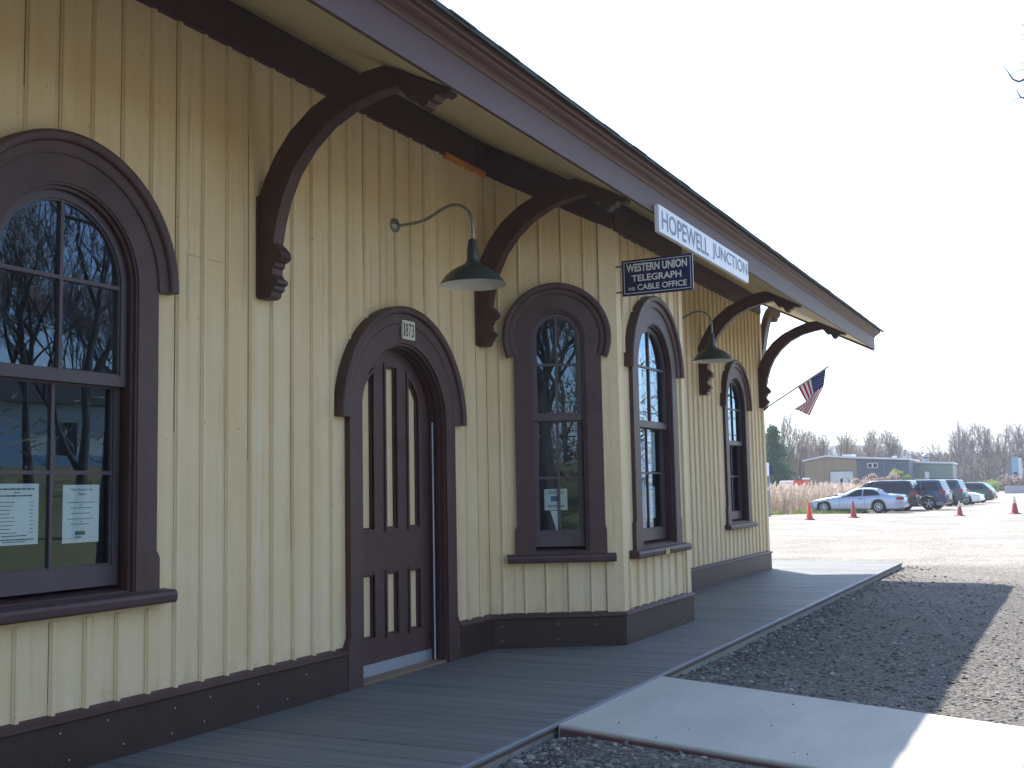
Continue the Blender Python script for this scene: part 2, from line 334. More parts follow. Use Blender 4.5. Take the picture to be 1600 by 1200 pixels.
    def build(s, name, mats, parent=None, fixn=True, loc=None):
        me = bpy.data.meshes.new(name)
        off = Vector(loc) if loc is not None else (Vector(parent['_base']) if parent is not None and '_base' in parent else Vector((0,0,0)))
        me.from_pydata([tuple(Vector(v)-off) for v in s.v], [], s.f)
        if not isinstance(mats, (list, tuple)): mats = [mats]
        for m in mats: me.materials.append(m)
        me.polygons.foreach_set('material_index', s.mi)
        me.polygons.foreach_set('use_smooth', s.smooth)
        at = me.attributes.new('tone', 'FLOAT', 'FACE'); at.data.foreach_set('value', s.tone)
        me.validate(); me.update()
        if fixn:
            bm = bmesh.new(); bm.from_mesh(me); bmesh.ops.recalc_face_normals(bm, faces=bm.faces[:]); bm.to_mesh(me); bm.free()
        o = bpy.data.objects.new(name, me); COL.objects.link(o)
        if parent is not None: o.parent = parent; o['_base'] = tuple(off)
        elif loc is not None: o.location = loc
        return o
def tag(o, label, cat, group=None):
    o['label'] = label; o['category'] = cat
    if group: o['group'] = group
    return o
def structure(o, label=None, cat=None):
    o['kind'] = 'structure'
    if label: o['label'] = label; o['category'] = cat
    return o
def thing(name, label, cat, loc=(0,0,0), group=None, base=True):
    """Empty at the thing's base; parts are given in world coordinates when base=True, else in local ones"""
    o = bpy.data.objects.new(name, None); COL.objects.link(o); o.empty_display_size = .1; o.location = loc
    o['_base'] = tuple(loc) if base else (0,0,0)
    return tag(o, label, cat, group)
KIDS = {}
def kids(o): return [c for c in COL.objects if c.parent == o]
def copy_tree(o, parent=None):
    c = o.copy(); COL.objects.link(c)
    if parent is not None: c.parent = parent
    for k in kids_of(o): copy_tree(k, c)
    return c
def kids_of(o):
    return [c for c in bpy.data.objects if c.parent is o or c.parent == o]
def text_mesh(body, size_w, size_h, bold=0.0, depth=.003, spacing=1.0):
    """text as a mesh, fitted into size_w x size_h, origin at its lower left, in the local xy plane"""
    cu = bpy.data.curves.new('lettering', 'FONT'); cu.body = body; cu.size = 1; cu.extrude = 0; cu.offset = bold; cu.space_character = spacing
    cu.resolution_u = 4
    ob = bpy.data.objects.new('lettering', cu); COL.objects.link(ob)
    dg = bpy.context.evaluated_depsgraph_get(); dg.update()
    me = bpy.data.meshes.new_from_object(ob.evaluated_get(dg))
    vs = [v.co.copy() for v in me.vertices]; fs = [tuple(p.vertices) for p in me.polygons]
    bpy.data.objects.remove(ob); bpy.data.curves.remove(cu); bpy.data.meshes.remove(me)
    x0, x1 = min(v.x for v in vs), max(v.x for v in vs); y0, y1 = min(v.y for v in vs), max(v.y for v in vs)
    return [((v.x-x0)/(x1-x0)*size_w, (v.y-y0)/(y1-y0)*size_h, depth) for v in vs], fs
def put_text(mb, body, x, y, w, h, z, bold=0.0, spacing=1.0):
    vs, fs = text_mesh(body, w, h, bold, 0, spacing)
    b = [mb.V((x+p[0], y+p[1], z)) for p in vs]
    for f in fs: mb.F([b[k] for k in f])
def frame(P, D, N):
    """local (s, z, n) -> world"""
    D = Vector(D).normalized(); N = Vector(N).normalized(); Z = Vector((0,0,1))
    m = Matrix((D, Z, N)).transposed().to_4x4(); m.translation = P
    return m
def arch(c, half, zc, zb, n=28, r=None):
    r = r or half
    return [(c-half, zb), (c+half, zb)] + [(c+half*math.cos(PI*k/n), zc + r*math.sin(PI*k/n)) for k in range(n+1)]
def inter(c, half, s0, s1):
    return not (s1 <= c-half or s0 >= c+half)

rnd = random.Random(7)
# ------------------------------------------------------------------ ground
def pz(x): return -.006 - .075*min(max(x-1.95, 0), 2.6)
def gz(x, y):
    d = max(x-1.93, y-21.9, -7.6-x)
    t = min(max(d/2.7, 0), 1); t = t*t*(3-2*t)*.6 + t*.4
    return -.105 - .10*t
def gnoise(x, y):
    near = max(0, 1 - math.hypot(x-3, y-8)/30)
    h = noise.noise(Vector((x*.9, y*.9, 0)))*.016*near + noise.noise(Vector((x*3.5, y*3.5, 5)))*.007*near
    if x > 1.9 and y < 6.5 and x < 5:                               # banked against the ramp's near side
        w = max(0, 1-(6.5-y)/.9)*min((x-1.9)/.25, 1); h = h*(1-w) + w*(pz(x)-.018-gz(x, y) + h*.4)
    if x > 1.9 and y > 8.42 and x < 5:
        w = max(0, 1-(y-8.42)/.7); h = h*(1-w) + w*(pz(x)-.03-gz(x, y) + h*.5)
    if 6.52 < y < 8.40 and 1.9 < x < 9.2: h = min(h, pz(x)-.06-gz(x, y))
    if -7.4 < x < 1.8 and y < 21.6: h = -.12
    return h
def axis_steps(vals):
    out = [vals[0][0]]
    for a, b, st in vals:
        n = max(1, round((b-a)/st)); out += [a+(b-a)*k/n for k in range(1, n+1)]
    return out
xs = axis_steps([(-3000,-300,300),(-300,-40,26),(-40,-9,3),(-9,1.5,1),(1.5,7,.09),(7,20,1),(20,60,4),(60,300,24),(300,3000,300)])
ys = axis_steps([(-2500,-200,230),(-200,-20,20),(-20,2,1),(2,24,.11),(24,60,1.5),(60,200,10),(200,3200,300)])
g = MB()
for y in ys:
    for x in xs: g.v.append((x, y, gz(x, y) + gnoise(x, y)))
nx = len(xs)
for j in range(len(ys)-1):
    for i in range(nx-1): g.F((j*nx+i, j*nx+i+1, (j+1)*nx+i+1, (j+1)*nx+i))
g.smooth = [True]*len(g.f)
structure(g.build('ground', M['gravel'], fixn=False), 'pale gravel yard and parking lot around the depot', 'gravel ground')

# loose stones: one uncountable scatter near the ramp and along the deck
st = MB()
ico = [(0,0,1),(.89,0,.45),(.28,.85,.45),(-.72,.53,.45),(-.72,-.53,.45),(.28,-.85,.45),(.72,.53,-.45),(-.28,.85,-.45),(-.89,0,-.45),(-.28,-.85,-.45),(.72,-.53,-.45),(0,0,-1)]
icf = [(0,1,2),(0,2,3),(0,3,4),(0,4,5),(0,5,1),(1,6,2),(2,7,3),(3,8,4),(4,9,5),(5,10,1),(2,6,7),(3,7,8),(4,8,9),(5,9,10),(1,10,6),(7,6,11),(8,7,11),(9,8,11),(10,9,11),(6,10,11)]
def stone(x, y, z, r):
    st.curtone = rnd.random()
    a = rnd.uniform(0, 6.28); q = Matrix.Rotation(a, 3, 'Z'); sx, sy, sz = rnd.uniform(.8,1.4), rnd.uniform(.6,1), rnd.uniform(.4,.7)
    b = []
    for v in ico:
        w = q @ Vector((v[0]*sx, v[1]*sy, v[2]*sz)); k = r*rnd.uniform(.8, 1.15)
        b.append(st.V((x+w.x*k, y+w.y*k, z+w.z*k)))
    for f in icf: st.F([b[i] for i in f])
for k in range(8500):
    if k % 3: x = rnd.uniform(1.95, 5.6); y = rnd.choice([rnd.uniform(4.6, 6.4), rnd.uniform(8.5, 13), rnd.uniform(8.5, 20)])
    else: x = 1.93 + abs(rnd.gauss(0, .25)); y = rnd.choice([rnd.uniform(4.6, 6.4), rnd.uniform(8.5, 15), rnd.uniform(8.5, 22)])
    r = min(.008 + rnd.expovariate(160), .028)
    stone(x, y, gz(x, y)+gnoise(x, y)+r*.15, r)
for k in range(46):
    x = 1.95 + abs(rnd.gauss(0, .16)); y = 6.42 - abs(rnd.gauss(0, .35)); r = rnd.uniform(.022, .055)
    stone(x, y, gz(x, y)+.01, r)
for k in range(15):
    x = rnd.uniform(2.05, 5.2); y = rnd.uniform(6.55, 8.38); stone(x, y, pz(x)+.004, rnd.uniform(.003, .009))
so = st.build('loose_stones', M['stone'], fixn=False); so['kind'] = 'stuff'; tag(so, 'scattered grey gravel stones beside the platform edge', 'gravel')

# concrete ramp path, sloping down from the deck edge
pm = MB()
px_ = [1.952, 2.6, 3.2, 3.9, 4.55]
def slab(xa, xb, y0, y1):
    c = .008
    top = [(xa+c,y0+c,pz(xa)),(xb-c,y0+c,pz(xb)),(xb-c,y1-c,pz(xb)),(xa+c,y1-c,pz(xa))]
    mid = [(xa,y0,pz(xa)-c),(xb,y0,pz(xb)-c),(xb,y1,pz(xb)-c),(xa,y1,pz(xa)-c)]
    bot = [(p[0],p[1],-.42) for p in mid]
    i = [[pm.V(p) for p in q] for q in (top, mid, bot)]
    pm.F(i[0])
    for a, b in ((0,1),(1,2)):
        for k in range(4): pm.F([i[b][k], i[b][(k+1)%4], i[a][(k+1)%4], i[a][k]])
slab(1.952, 4.56, 6.5, 8.42); slab(4.566, 6.6, 6.5, 8.42); slab(6.606, 9, 6.5, 8.42)
structure(pm.build('path', M['concrete']), 'pale concrete ramp sloping down from the platform', 'path')
fb = MB()
i = [fb.V(p) for p in ((1.98,6.465,-.028),(4.6,6.465,-.225),(4.6,6.497,-.225),(1.98,6.497,-.028),(1.98,6.465,-.3),(4.6,6.465,-.4),(4.6,6.497,-.4),(1.98,6.497,-.3))]
for f in ((0,1,2,3),(4,7,6,5),(0,4,5,1),(1,5,6,2),(2,6,7,3),(3,7,4,0)): fb.F([i[k] for k in f])
tag(fb.build('form_board', M['formboard']), 'reddish brown timber strip along the near edge of the concrete ramp', 'edging board')

# ------------------------------------------------------------------ platform deck
plat = thing('platform', 'long grey board platform on a concrete footing along the depot', 'platform', (1.0, 8, -.3))
d = MB(); y = -6.0; k = 0
while y < 21.62:
    w = .142; x0 = .02 if y < 19.58 else -1.6
    d.curtone = rnd.random()
    zt = rnd.uniform(-.0012, .0012); a = rnd.uniform(-.001, .001)
    xe = 1.925+rnd.uniform(-.004, .004)
    bx = [d.V(p) for p in ((x0,y,-.03),(xe,y,-.03),(xe,y+w-.007,-.03),(x0,y+w-.007,-.03),(x0,y,zt-.003),(xe,y,zt-.003+a),(xe,y+w-.007,zt-.003),(x0,y+w-.007,zt-.003),
        (x0,y+.004,zt),(xe,y+.004,zt+a),(xe,y+w-.011,zt),(x0,y+w-.011,zt))]
    for f in ((0,3,2,1),(8,9,10,11),(0,1,5,4),(1,2,6,5),(2,3,7,6),(3,0,4,7),(4,5,9,8),(5,6,10,9),(6,7,11,10),(7,4,8,11)): d.F([bx[q] for q in f])
    y += w
d.build('deck_boards', M['deck'], plat, fixn=False)
e = MB(); e.box(1.9, 1.948, -6, 21.66, -.026, -.001, .004); e.build('lip', M['lip'], plat)
e = MB(); e.box(1.885, 1.932, -6, 21.62, -.052, -.028, .003); e.box(-1.6, 1.88, 21.6, 21.64, -.052, -.028, .003); e.build('edge_board', M['edgewood'], plat)
e = MB(); e.box(1.70, 1.928, -6, 21.62, -.36, -.054); e.box(-1.6, 1.69, 21.5, 21.62, -.36, -.054); e.build('footing', M['footing'], plat)
e = MB(); e.box(.1, 1.69, -6, 21.48, -.12, -.034); e.box(-1.6, .09, 19.7, 21.48, -.12, -.034); e.build('joist_bed', M['dark_gap'], plat)

# ------------------------------------------------------------------ the depot
depot = thing('depot_building', 'ochre board and batten railway depot with dark brown arched trim and deep eaves', 'depot', (-3.6, 8, 0))
T0 = .516                                   # roof slope
def soff(x): return 3.965 + T0*(1.6-x)      # soffit plane
# walls: (origin, direction, normal, length)
FM = frame((0,0,0), (0,1,0), (1,0,0))                         # main wall, s = y
L1 = math.hypot(1.06, .63)
F1 = frame((0,9.29,0), (1.06,.63,0), (.63,-1.06,0)); F1.translation = (0, 9.29, 0)
F2 = frame((1.06,0,0), (0,1,0), (1,0,0))                      # bay front, s = y
F3 = frame((1.06,11.9,0), (-1.06,.63,0), (.63,1.06,0))
FG = frame((0,19.6,0), (-1,0,0), (0,1,0))                     # far gable end, s = -x

BIG = dict(rc=.67, ro=.79, ri=.51, zc=2.69, zs=.91, ear=.0, rg=.43, flare=1.12, sill=(.83,.905,.78))
NAR = dict(rc=.41, ro=.515, ri=.27, zc=2.89, zs=.87, ear=.2, rg=.20, flare=1.10, sill=(.775,.85,.505))
BAY = dict(BIG, zc=2.63, zs=.87, sill=(.775,.85,.80), rail=2.09)
DOOR = dict(rc=.80, ro=.945, ri=.645, zc=2.03)

def wall_mesh(name, F, s0, s1, top, openings, battens, zb=.16, th=.12, hoods=(), parent=depot, bw=.046, bh=.021, stopb=True):
    """openings: (c, half, zc, zbottom). battens: list of s. hoods: list of (c, radius, zc, zbottom) where battens stop"""
    mb = MB(F)
    topf = top if callable(top) else (lambda s: top)
    outer = [(s0, zb), (s1, zb), (s1, topf(s1)), (s0, topf(s0))]
    holes = []
    for c, h, zc, z0 in openings:
        if z0 <= zb:
            # door: cut from the outline bottom
            o = arch(c, h, zc, zb)
            outer = [(s0, zb), (c-h, zb)] + [p for p in reversed(o[2:])] + [(c+h, zb), (s1, zb), (s1, topf(s1)), (s0, topf(s0))]
        else: holes.append(arch(c, h, zc, z0))
    mb.ext(outer, holes, -th, 0)
    pr = [(-bw/2, .0), (-bw/2, bh*.38), (-bw*.36, bh*.45), (-bw*.25, bh*.92), (-bw*.18, bh), (bw*.18, bh), (bw*.25, bh*.92), (bw*.36, bh*.45), (bw/2, bh*.38), (bw/2, 0)]
    for s in battens:
        segs = [(zb+.145 if stopb else zb, topf(s)-.01)]
        for c, rr, zc, z0 in hoods:
            if abs(s-c) < rr+bw/2:
                dx = max(0, min(abs(s-c-bw/2), abs(s-c+bw/2))) if not (c-bw/2 < s < c+bw/2) else 0
                dx = min(abs(s-c)-bw/2 if abs(s-c) > bw/2 else 0, rr)
                zt = zc + math.sqrt(max(rr*rr-dx*dx, 0)) - .012
                new = []
                for a, b in segs:
                    if zt <= a or z0 >= b: new.append((a, b)); continue
                    if z0 > a+.02: new.append((a, z0))
                    if b > zt: new.append((zt, b))
                segs = new
        js = s + rnd.uniform(-.003, .003)
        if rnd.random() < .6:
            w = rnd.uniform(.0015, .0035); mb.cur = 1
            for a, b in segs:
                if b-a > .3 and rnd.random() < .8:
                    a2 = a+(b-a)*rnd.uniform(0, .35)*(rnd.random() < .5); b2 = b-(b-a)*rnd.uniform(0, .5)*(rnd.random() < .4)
                    mb.box(js-bw/2-w, js-bw/2-.0001, a2, b2, .0001, .0012)  # dark strip on the board face, imitating the batten's edge shadow
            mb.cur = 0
        for a, b in segs:
            mb.sweep([((js, a, 0), (1,0,0), (0,0,1)), ((js, b, 0), (1,0,0), (0,0,1))], pr)
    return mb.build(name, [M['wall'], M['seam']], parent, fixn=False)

def sash(name, F, c, half, rg, z0, z1, n0, n1, muntz, parent, top_arch=None, bottom_w=.07, top_w=.045, mid=True):
    """sash frame with muntins; top_arch = zc of the arch"""
    mb = MB(F)
    if top_arch:
        outer = arch(c, half, top_arch, z0); inner = arch(c, rg, top_arch, z0+bottom_w)
    else:
        outer = [(c-half, z0), (c+half, z0), (c+half, z1), (c-half, z1)]
        inner = [(c-rg, z0+bottom_w), (c+rg, z0+bottom_w), (c+rg, z1-top_w), (c-rg, z1-top_w)]
    mb.ext(outer, [inner], n0, n1)
    # inner moulding lip
    w = .012
    if top_arch:
        mb.ext(arch(c, rg+.001, top_arch, z0+bottom_w-.001), [arch(c, rg-w, top_arch, z0+bottom_w+w)], n0+.004, n1-.012)
        zt = top_arch + rg
    else:
        mb.ext([(c-rg-.001, z0+bottom_w-.001), (c+rg+.001, z0+bottom_w-.001), (c+rg+.001, z1-top_w+.001), (c-rg-.001, z1-top_w+.001)],
               [[(c-rg+w, z0+bottom_w+w), (c+rg-w, z0+bottom_w+w), (c+rg-w, z1-top_w-w), (c-rg+w, z1-top_w-w)]], n0+.004, n1-.012)
        zt = z1-top_w
    m = .011
    mb.box(c-m, c+m, z0+bottom_w+.002, zt-.002, n0+.006, n1-.007)
    for zz in muntz:
        hw = rg if not top_arch or zz < top_arch else math.sqrt(max(rg*rg-(zz-top_arch)**2, 0))
        mb.box(c-hw+.001, c-m-.0005, zz-m, zz+m, n0+.007, n1-.008); mb.box(c+m+.0005, c+hw-.001, zz-m, zz+m, n0+.007, n1-.008)
    return mb.build(name, M['sash'], parent)

def hood(F, c, rc, ro, zc, ear, parent, n=40, taper=0):
    mb = MB(F); h = MB(F)
    prof = [(rc-.004, .0), (rc-.004, .052), (rc+.012, .060), (ro-.062, .064), (ro-.056, .084), (ro-.046, .092), (ro-.018, .098), (ro-.004, .094), (ro, .084), (ro, .0)]
    path = []
    ex = math.asin(ear/ro) if ear else 0
    for k in range(n+1):
        a = -ex + (PI+2*ex)*k/n; path.append(((c, zc, 0), (math.cos(a), math.sin(a), 0)))
    h.sweep([(P, U, (0,0,1)) for P, U in path], prof)
    return h.build('hood_mould', M['trim'], parent)

def window(F, c, P, big=True, flare=.028, near_label=None):
    """arched double-hung window; the casing is the part, all else its sub-parts"""
    rc, ro, ri, zc, zs = P['rc'], P['ro'], P['ri'], P['zc'], P['zs']; sl = P['sill']; rail = P.get('rail', 2.13)
    rg = P['rg']
    zl = P['flare']; f = flare
    mb = MB(F)
    oa = [(c+rc*math.cos(PI*k/28), zc+rc*math.sin(PI*k/28)) for k in range(29)]
    outer = [(c-rc-f, sl[1]-.001), (c+rc+f, sl[1]-.001), (c+rc+f, zl-.03), (c+rc+f*.8, zl-.012), (c+rc+.002, zl+.02)] + oa + [(c-rc-.002, zl+.02), (c-rc-f*.8, zl-.012), (c-rc-f, zl-.03)]
    mb.ext(outer, [arch(c, ri, zc, zs)], .001, .042)
    # reveal lining and stops
    mb.ext(arch(c, ri+.004, zc, zs-.004), [arch(c, ri-.014, zc, zs+.001)], -.16, .034)
    mb.ext(arch(c, ri-.013, zc, zs+.002), [arch(c, ri-.034, zc, zs+.012)], -.012, .012)
    mb.ext(arch(c, ri-.013, zc, zs+.002), [arch(c, ri-.026, zc, zs+.012)], -.16, -.11)
    cas = mb.build('window', M['trim'], depot)
    hood(F, c, rc, ro, zc, P['ear'], cas)
    s = MB(F)
    # sill with rounded nose
    pr = [(-.12, sl[0]+.03), (-.12, sl[1]+.035), (.0, sl[1]+.006), (.088, sl[1]-.002), (.103, sl[1]-.012), (.108, sl[1]-.03), (.104, sl[0]+.012), (.094, sl[0]), (.0, sl[0])]
    h = sl[2]
    prn = [p for p in pr if p[0] > -.1]; prn = [(.001, sl[1]+.005)] + pr[3:] ; prn[-1] = (.001, sl[0])
    s.sweep([((c-h, 0, 0), (0,0,1), (0,1,0)), ((c+h, 0, 0), (0,0,1), (0,1,0))], prn, close=True)
    ins = [(-.13, sl[0]+.03), (-.13, zs+.03), (-.02, zs+.012), (.0005, zs+.006), (.0005, sl[0]+.03)]
    s.sweep([((c-ri+.002, 0, 0), (0,0,1), (0,1,0)), ((c+ri-.002, 0, 0), (0,0,1), (0,1,0))], ins, close=True)
    s.build('sill', M['trim'], cas)
    hs = ri-.034
    m1 = rail+.54 if big else rail+.54
    sash('upper_sash', F, c, hs, rg, rail-.03, None, -.062, -.018, [2.68 if big else 2.63], cas, top_arch=zc, bottom_w=.06)
    sash('lower_sash', F, c, hs, rg, zs+.045, rail+.02, -.106, -.066, [1.60 if big else 1.56], cas, bottom_w=.115 if big else .14, top_w=.05)
    for nm, z0, z1, n_, top in (('upper_pane', rail, None, -.044, True), ('lower_pane', zs+.1, rail, -.088, False)):
        gm = MB(F)
        o = arch(c, rg+.004, zc, z0) if top else [(c-rg-.004, z0), (c+rg+.004, z0), (c+rg+.004, z1), (c-rg-.004, z1)]
        gm.ext(o, [], n_-.002, n_+.002)
        gm.build('pane', M['glass'], cas, fixn=False)
    return cas

BC, FC2, WC = 4.35, 10.93, 17.78
BS = .2283
bat_main = [4.08 + BS*k for k in range(-36, 24)]                  # battens at 4.08, 4.30, ...
bat_main = [s for s in bat_main if s < 9.2]
hb = [(BC, BIG['ro'], BIG['zc'], .80), (7.79, DOOR['ro'], DOOR['zc'], 0)]
# battens clear of casing legs as well: below the arch use the casing width
def clear(bats, wins):
    return bats
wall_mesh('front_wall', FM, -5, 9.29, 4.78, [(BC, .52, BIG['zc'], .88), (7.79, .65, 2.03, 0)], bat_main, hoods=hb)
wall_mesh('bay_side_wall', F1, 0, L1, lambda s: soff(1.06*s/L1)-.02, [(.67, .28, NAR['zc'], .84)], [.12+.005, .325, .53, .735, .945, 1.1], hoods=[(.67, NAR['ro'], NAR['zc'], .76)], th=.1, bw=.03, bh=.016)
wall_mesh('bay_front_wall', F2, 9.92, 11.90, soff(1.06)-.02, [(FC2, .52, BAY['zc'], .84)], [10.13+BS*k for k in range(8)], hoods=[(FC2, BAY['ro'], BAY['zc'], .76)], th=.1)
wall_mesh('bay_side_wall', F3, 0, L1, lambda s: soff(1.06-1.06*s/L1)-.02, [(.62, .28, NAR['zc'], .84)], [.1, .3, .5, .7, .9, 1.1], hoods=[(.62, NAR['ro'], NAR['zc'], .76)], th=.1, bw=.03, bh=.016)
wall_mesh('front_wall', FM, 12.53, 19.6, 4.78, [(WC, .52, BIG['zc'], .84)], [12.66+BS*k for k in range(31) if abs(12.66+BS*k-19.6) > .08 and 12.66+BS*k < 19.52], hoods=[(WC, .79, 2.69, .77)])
# far gable end wall, back wall, near end
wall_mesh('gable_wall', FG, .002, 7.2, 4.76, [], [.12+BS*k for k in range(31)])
gm = MB(FG); gm.ext([(0, 4.77), (7.2, 4.77), (3.6, soff(-3.6)-.03)], [], -.12, -.002); gm.build('gable_wall', M['wall'], depot)
bk = MB(); bk.box(-7.2, -7.08, -5, 19.47, .0, 4.76); bk.build('back_wall', M['wall'], depot)
bk = MB(); bk.box(-7.07, -.13, -5, -4.88, .0, 4.76); bk.build('end_wall', M['wall'], depot)
# corner boards
cb = MB(F1); cb.box(1.09, L1+.012, .17, 3.99, .0, .026); cb.box(.0, .09, .17, 4.5, .0, .014); cb.build('corner_board', M['wall'], depot)
cb = MB(F2); cb.box(9.91, 10.035, .17, 3.92, .002, .026); cb.box(11.80, 11.915, .17, 3.92, .002, .026); cb.build('corner_board', M['wall'], depot)
cb = MB(FM); cb.box(19.50, 19.625, .17, 4.47, .001, .027); cb.build('corner_board', M['wall'], depot)
cb = MB(FG); cb.box(0, .12, .17, 4.47, .001, .027); cb.build('corner_board', M['wall'], depot)
# downpipe-like dark corner strip behind the bay
cb = MB(FM); cb.box(12.56, 12.66, .3, 3.1, .0, .03); cb.build('corner_strip', M['trim'], depot)

# baseboards (moulded cap on top)
def baseboard(F, s0, s1, skew0=0, skew1=0):
    mb = MB(F)
    def P(s, sk): return (s, 0, 0), (0,0,1), (0,1,0), sk
    prof = [(.0, .0), (.045, .0), (.045, .262), (.0445, .262), (.0, .262)]
    def ring(s, sk, pr): return [mb.V((s+sk*n, z, n)) for n, z in pr]
    for pr in ([(0,.001),(.045,.001),(.045,.262),(0,.262)], [(0,.263),(.052,.263),(.066,.272),(.066,.286),(.05,.296),(.03,.306),(.0,.316)]):
        a, b = ring(s0, skew0, pr), ring(s1, skew1, pr); n = len(pr)
        for k in range(n): mb.F([a[k], a[(k+1)%n], b[(k+1)%n], b[k]])
        mb.F(a[::-1]); mb.F(b)
        mb.cur = 1
    mb.build('baseboard', [M['base'], M['trim']], depot)
ta = math.tan(R(59.3)/2)
baseboard(FM, -5, 6.955, 0, 0); baseboard(FM, 8.625, 9.29, 0, -ta); baseboard(F1, 0, L1, ta, ta*.0+math.tan(R(30.0))*1.0)
baseboard(F2, 9.92, 11.90, -math.tan(R(30)), math.tan(R(30))); baseboard(F3, 0, L1, -math.tan(R(30)), ta*0); baseboard(FM, 12.53, 19.6, ta*.0, 1); baseboard(FG, 0, 7.2, -1, 0)
def nail(F, a, b, c, d, e, f):
    q = MB(F); q.box(a, b, c, d, e, f); q.build('nail_head', M['nail'], depot)
for yy in [3.9+.41*k for k in range(7)] + [10.2, 10.9, 11.5] + [13.3, 14.5, 15.7]:
    for zz in (.06, .21):
        x = .046 if not 9.9 < yy < 12 else 1.106
        q = yy + rnd.uniform(-.12, .12); z = zz + rnd.uniform(-.015, .015)
        nail(None, x-.003, x+.002, q-.004, q+.004, z-.004, z+.004)
for q, z in ((.1,.07),(.1,.2),(.62,.07),(.62,.21),(.98,.2)): nail(F1, q-.004, q+.004, z-.004, z+.004, .043, .0475)

# frieze boards under the soffit
def frieze(F, pts, parts=depot):
    """pts: list of (s, ztop) ; a board .28 deep"""
    mb = MB(F); (s0, a), (s1, b) = pts
    mb.ext([(s0, a-.275), (s1, b-.275), (s1, b), (s0, a)], [], .001, .046)
    mb.build('frieze_board', M['trim'], depot)
    m2 = MB(F)
    m2.ext([(s0, a-.300), (s1, b-.300), (s1, b-.276), (s0, a-.276)], [], .001, .038)
    return m2
za = soff(.046)-.002
for (s0, s1) in ((-5, 9.085), (9.105, 9.24), (12.56, 19.6)):
    m2 = frieze(FM, [(s0, za), (s1, za)])
    if s1 > 9 and s1 < 9.09:
        m2 = MB(FM); m2.ext([(s0, za-.300), (8.53, za-.300), (8.53, za-.276), (s0, za-.276)], [], .001, .038)
    if s0 > 9 and s0 < 9.2: continue
    m2.build('frieze_mould', M['trim'], depot)
rw = MB(FM); rw.ext([(8.53, za-.325), (9.45, za-.318), (9.47, za-.2765), (8.52, za-.2765)], [], .001, .04); rw.build('raw_wood_patch', M['raw'], depot)
gp = MB(FM); gp.box(9.086, 9.104, za-.27, za-.01, .001, .03); gp.build('joint', M['dark_gap'], depot)
frieze(F1, [(0.02, soff(.04)-.01), (L1, soff(1.08)-.006)]).build('frieze_mould', M['trim'], depot)
frieze(F2, [(9.90, soff(1.11)-.004), (11.92, soff(1.11)-.004)]).build('frieze_mould', M['trim'], depot)
frieze(F3, [(0, soff(1.08)-.006), (L1-.02, soff(.04)-.01)]).build('frieze_mould', M['trim'], depot)

window(FM, BC, BIG); window(F1, .67, NAR, big=False, flare=.02); window(F2, FC2, BAY); window(F3, .62, NAR, big=False, flare=.02)
FAR = dict(BIG, zs=.87, sill=(.77,.845,.78)); window(FM, WC, FAR)

# ---- door
dc = 7.79
mb = MB(FM); rc, ri, zc = .80, .645, 2.03
oa = [(dc+rc*math.cos(PI*k/32), zc+rc*math.sin(PI*k/32)) for k in range(33)]
ia = [(dc+ri*math.cos(PI*k/32), zc+ri*math.sin(PI*k/32)) for k in range(33)]
mb.ext([(dc+ri, .002), (dc+rc+.035, .002), (dc+rc+.035, .32), (dc+rc+.022, .345), (dc+rc, .38)] + oa + [(dc-rc, .38), (dc-rc-.022, .345), (dc-rc-.035, .32), (dc-rc-.035, .002), (dc-ri, .002)] + ia[::-1], [], .001, .05)
def ushape(r0, r1, n0, n1, z0=.002):
    o = [(dc+r1*math.cos(PI*k/32), zc+r1*math.sin(PI*k/32)) for k in range(33)]; q = [(dc+r0*math.cos(PI*k/32), zc+r0*math.sin(PI*k/32)) for k in range(33)]
    mb.ext([(dc+r0, z0), (dc+r1, z0)] + o + [(dc-r1, z0), (dc-r0, z0)] + q[::-1], [], n0, n1)
ushape(ri-.02, ri+.004, -.24, .03); ushape(ri-.045, ri-.019, -.10, -.06); ushape(ri-.035, ri-.019, -.04, -.01)
door = mb.build('door', M['trim'], depot)
hood(FM, dc, rc, DOOR['ro'], zc, 0.0, door)
lf = MB(FM); lr = ri-.045; pcs = (-.345, 0, .345); phw = .092
holes = []
for q in pcs:
    holes.append([(dc+q-phw, .30), (dc+q+phw, .30), (dc+q+phw, .82), (dc+q-phw, .82)])
    if q == 0: holes.append([(dc-phw, 1.15), (dc+phw, 1.15), (dc+phw, 2.50), (dc-phw, 2.50)])
def side_panel(sgn, ins=0.0):
    # tall panel whose outer top corner follows the arch
    c0 = .345-phw+ins; c1 = .345+phw-ins; z0 = 1.15+ins; rr = .485-ins
    pts = [(c0, z0), (c1, z0)]
    a1 = math.acos(min(c1/rr, 1)); a0 = math.acos(c0/rr)
    for k in range(9):
        a = a1+(a0-a1)*k/8; pts.append((rr*math.cos(a), zc+.0+rr*math.sin(a)))
    if sgn > 0: return [(dc+p[0], p[1]) for p in pts]
    return [(dc-p[0], p[1]) for p in pts][::-1]
holes += [side_panel(1), side_panel(-1)]
lf.ext([(dc-lr, .02), (dc+lr, .02)] + [(dc+lr*math.cos(PI*k/32), zc+lr*math.sin(PI*k/32)) for k in range(33)], holes, -.15, -.105)
leaf = lf.build('door_leaf', M['trim'], door)
pm_ = []
def ins_rect(q, z0, z1, i): return [(dc+q-phw+i, z0+i), (dc+q+phw-i, z0+i), (dc+q+phw-i, z1-i), (dc+q-phw+i, z1-i)]
mo = MB(FM)
